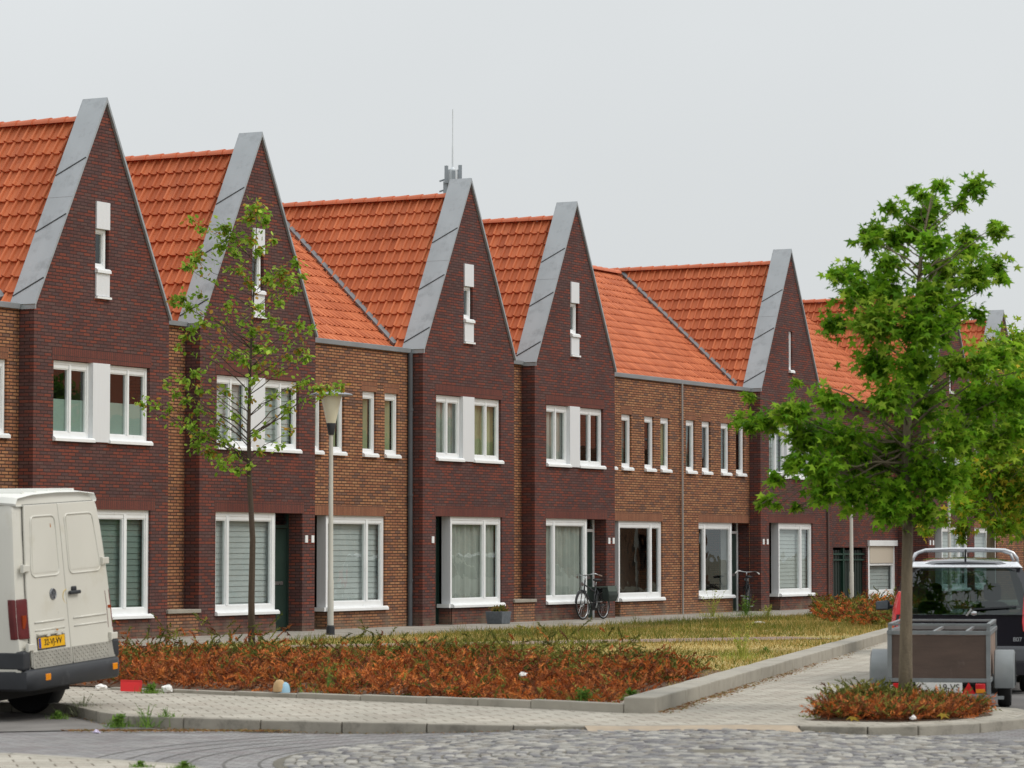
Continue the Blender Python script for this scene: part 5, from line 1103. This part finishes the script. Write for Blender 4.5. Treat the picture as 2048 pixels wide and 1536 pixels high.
# ---------------------------------------------------------------- litter
def blob(name, px, py, r_, mat, label, cat='litter', sq=(1, 1, .7), z=0, group=None):
    x, y = gpt(px, py, z); bm = bmesh.new(); bmesh.ops.create_icosphere(bm, subdivisions=2, radius=r_)
    for v in bm.verts:
        k = 1+random.uniform(-.28, .28); v.co = Vector((v.co.x*sq[0]*k, v.co.y*sq[1]*k, max(-.3*r_, v.co.z*sq[2]*k)))
    me = bpy.data.meshes.new(name); bm.to_mesh(me); bm.free(); me.materials.append(mat); o = bpy.data.objects.new(name, me); COL.objects.link(o)
    o.location = (x, y, z+.25*r_*sq[2]); o.rotation_euler = (0, 0, random.uniform(0, 6)); return tag(o, label, cat, group)
x, y = gpt(265, 1381, .02); t = empty('plastic_tray', (x, y, .02), R(8), 'bright red plastic tray lying on its side at the bed edge by the van', 'tray')
mb = MB().loft([[(-.12, 0, 0), (.12, 0, 0), (.12, 0, .13), (-.12, 0, .13)], [(-.10, .09, .015), (.10, .09, .015), (.10, .09, .115), (-.10, .09, .115)]])
mb.obj('tray_shell', m_litr, t); t.rotation_euler = (R(-14), R(2), R(8))
MB().box(-.125, .125, -.006, .004, -.004, .006).box(-.125, .125, -.006, .004, .125, .135).box(-.128, -.118, -.006, .004, .006, .125).box(.118, .128, -.006, .004, .006, .125).obj('tray_rim', m_litr, t)
blob('plastic_bag', 337, 1381, .075, m_litw, 'crumpled white plastic bag right of the red tray', 'litter', (1, .8, .9), .02)
blob('plastic_bag', 205, 1374, .07, m_litw, 'torn white litter under the right end of the van bumper', 'litter', (1.3, .8, .5), .03)
blob('wrapper', 398, 1382, .035, m_litr, 'small red scrap in front of the rusty juniper', 'litter', (1.2, .8, .6), .02)
x, y = gpt(561, 1375, .1); t = empty('sun_hat', (x, y, .06), 0, 'tan cloth cap with pale blue side dropped in the juniper', 'hat')
MB().lathe([(.075, 0), (.078, .05), (.065, .10), (.035, .135), (.0, .142)], 18).obj('crown', m_tan, t, smooth=True)
MB().lathe([(.072, 0), (.07, .05), (.055, .10), (.03, .118), (.0, .12)], 14, (.05, .0, -.01)).obj('side_flap', m_sky, t, smooth=True)
blob('wrapper', 558, 1388, .045, m_litw, 'flat white wrapper at the bed edge below the tan cap', 'litter', (1.5, .9, .3), .02)
blob('wrapper', 686, 1389, .04, m_lime, 'lime green wrapper at the front of the bed', 'litter', (1.4, .9, .4), .02)
blob('ball', 1046, 1352, .05, m_litw, 'pale round ball lying in the juniper bed', 'ball', (1, 1, 1), .17)
blob('wrapper', 1035, 1411, .035, m_pink, 'pink and white wrapper on the light pavement below the edging', 'litter', (1.5, .7, .5))
blob('wrapper', 198, 1463, .05, M('lilac paper', srgb(206, 196, 222), .6), 'lilac white paper scrap on the road near the van', 'litter', (1.2, .8, .5), -.115)
blob('wrapper', 226, 1450, .03, m_litw, 'small white scrap on the dark bay by the kerb', 'litter', (1.2, .8, .5), -.11)
blob('wrapper', 1515, 1247, .10, m_litw, 'white litter on the dry lawn before the slit gable house', 'litter', (1.6, .8, .4))
blob('wrapper', 1823, 1437, .035, m_litw, 'white scrap among the yellow leaves in the kerbed bed', 'litter', (1, .8, 1), .02)
blob('wrapper', 1762, 1303, .07, m_litw, 'white litter on the pavement left of the trailer', 'litter', (1.6, .8, .5))
YL = M('yellow leaf', srgb(214, 186, 72), .7, 0, .1, 9)
for px, py, lb in ((1700, 1438, 'large yellow fallen leaf at the front left of the kerbed bed'), (1757, 1408, 'yellow fallen leaf caught on the juniper left of the trunk'), (1880, 1432, 'yellow fallen leaf at the right end of the kerbed bed'), (1850, 1425, 'small yellow leaf right of the tree trunk')):
    x, y = gpt(px, py, .05); V, Ft = star_leaves(np.array([[x, y, .07]]), np.array([[.6, -.5, .2]]), np.array([.4]), np.array([.10]))
    tag(npmesh('fallen_leaf', V, Ft, YL), lb, 'leaf', 'yellow leaves on the kerbed bed')

# ---------------------------------------------------------------- across the street (mirrored in the windows)
p = F(30, -27); op = empty('opposite_row', (p.x, p.y, 0), RZ, 'brown brick row with orange roof across the street, seen only mirrored in the panes', 'house')
mb = MB(); wall(mb, [(-45, 0), (45, 0), (45, 6.2), (-45, 6.2)], [(-43+i*4.2, -41.6+i*4.2, z0, z1, 'lrtb') for i in range(21) for z0, z1 in ((.8, 2.3), (3.8, 5.1))], 0); mb.obj('wall', m_brown, op)
MB().quad((-45, -.2, 6.2), (45, -.2, 6.2), (45, -5, 9.8), (-45, -5, 9.8)).obj('roof', m_ridge, op)
MB().box(-45, 45, -9, -.3, 0, 6.1).obj('core', m_room, op)
src = [o for o in bpy.data.objects if o.name == 'sweetgum_tree'][0]
for u_, b_, sc_ in ((12, -20, 1.2), (24, -19, 1.35), (37, -21, 1.2), (2, -22, 1.3)):
    q = F(u_, b_); r_ = src.copy(); COL.objects.link(r_); r_.location = (q.x, q.y, 0); r_.scale = (sc_,)*3; r_.rotation_euler = (0, 0, u_)
    r_['label'] = 'leafy street tree across the road, seen only mirrored in the window panes'; r_['group'] = 'trees across the road'
    for ch in list(src.children): c = ch.copy(); COL.objects.link(c); c.parent = r_

# dead needles and dust gathered at the kerb foot and along the low wall
P = []
for a, b in along(KERB[2:14], .05): P.append((a.x+rng.normal(0, .03), a.y-abs(rng.normal(.03, .06)), roadz(a.x)+.008))
for i in range(500): t_ = abs(rng.normal(0, 9)); q = wallpt(t_, .02+abs(rng.normal(0, .07))); P.append((q[0], q[1], .008))
for i in range(500): P.append((rng.uniform(-4.4, -2.2), 31.35-rng.uniform(-.02, .12)+(-2.9-0)*0, -.10))
P = np.repeat(np.array(P), 3, 0)+rng.normal(0, [.05, .03, .004], (len(P)*3, 3)); az = rng.random(len(P))*6.28
V, Ft = blades(P, np.stack([np.cos(az), np.sin(az), np.full(len(P), .25)], 1), rng.uniform(.02, .06, len(P)), np.full(len(P), .005))
tag(npmesh('leaf_litter', V, Ft, m_gr, np.array([srgb(150, 104, 66), srgb(128, 88, 58), srgb(170, 140, 92), srgb(116, 108, 62)])[rng.integers(0, 4, len(P))]), kind='stuff')

def pale_car(x, y, rz, label):
    c = car.copy(); COL.objects.link(c); c.location = (x, y, -.1); c.rotation_euler = (0, 0, rz); c['label'] = label; c['group'] = 'cars across the road'
    for ch in list(car.children):
        if ch.name.startswith(('model_badge', 'roof_bar')): continue
        d = ch.copy(); COL.objects.link(d); d.parent = c
        if ch.data.materials and ch.data.materials[0] == m_car: d.data = ch.data.copy(); d.data.materials[0] = m_vroof
        for g in list(ch.children): e = g.copy(); COL.objects.link(e); e.parent = d
for u_ in (15.2, 20.8):
    q = F(u_, -11.0); pale_car(q.x, q.y, -R(20), 'white car parked across the road, seen only mirrored in the window panes')
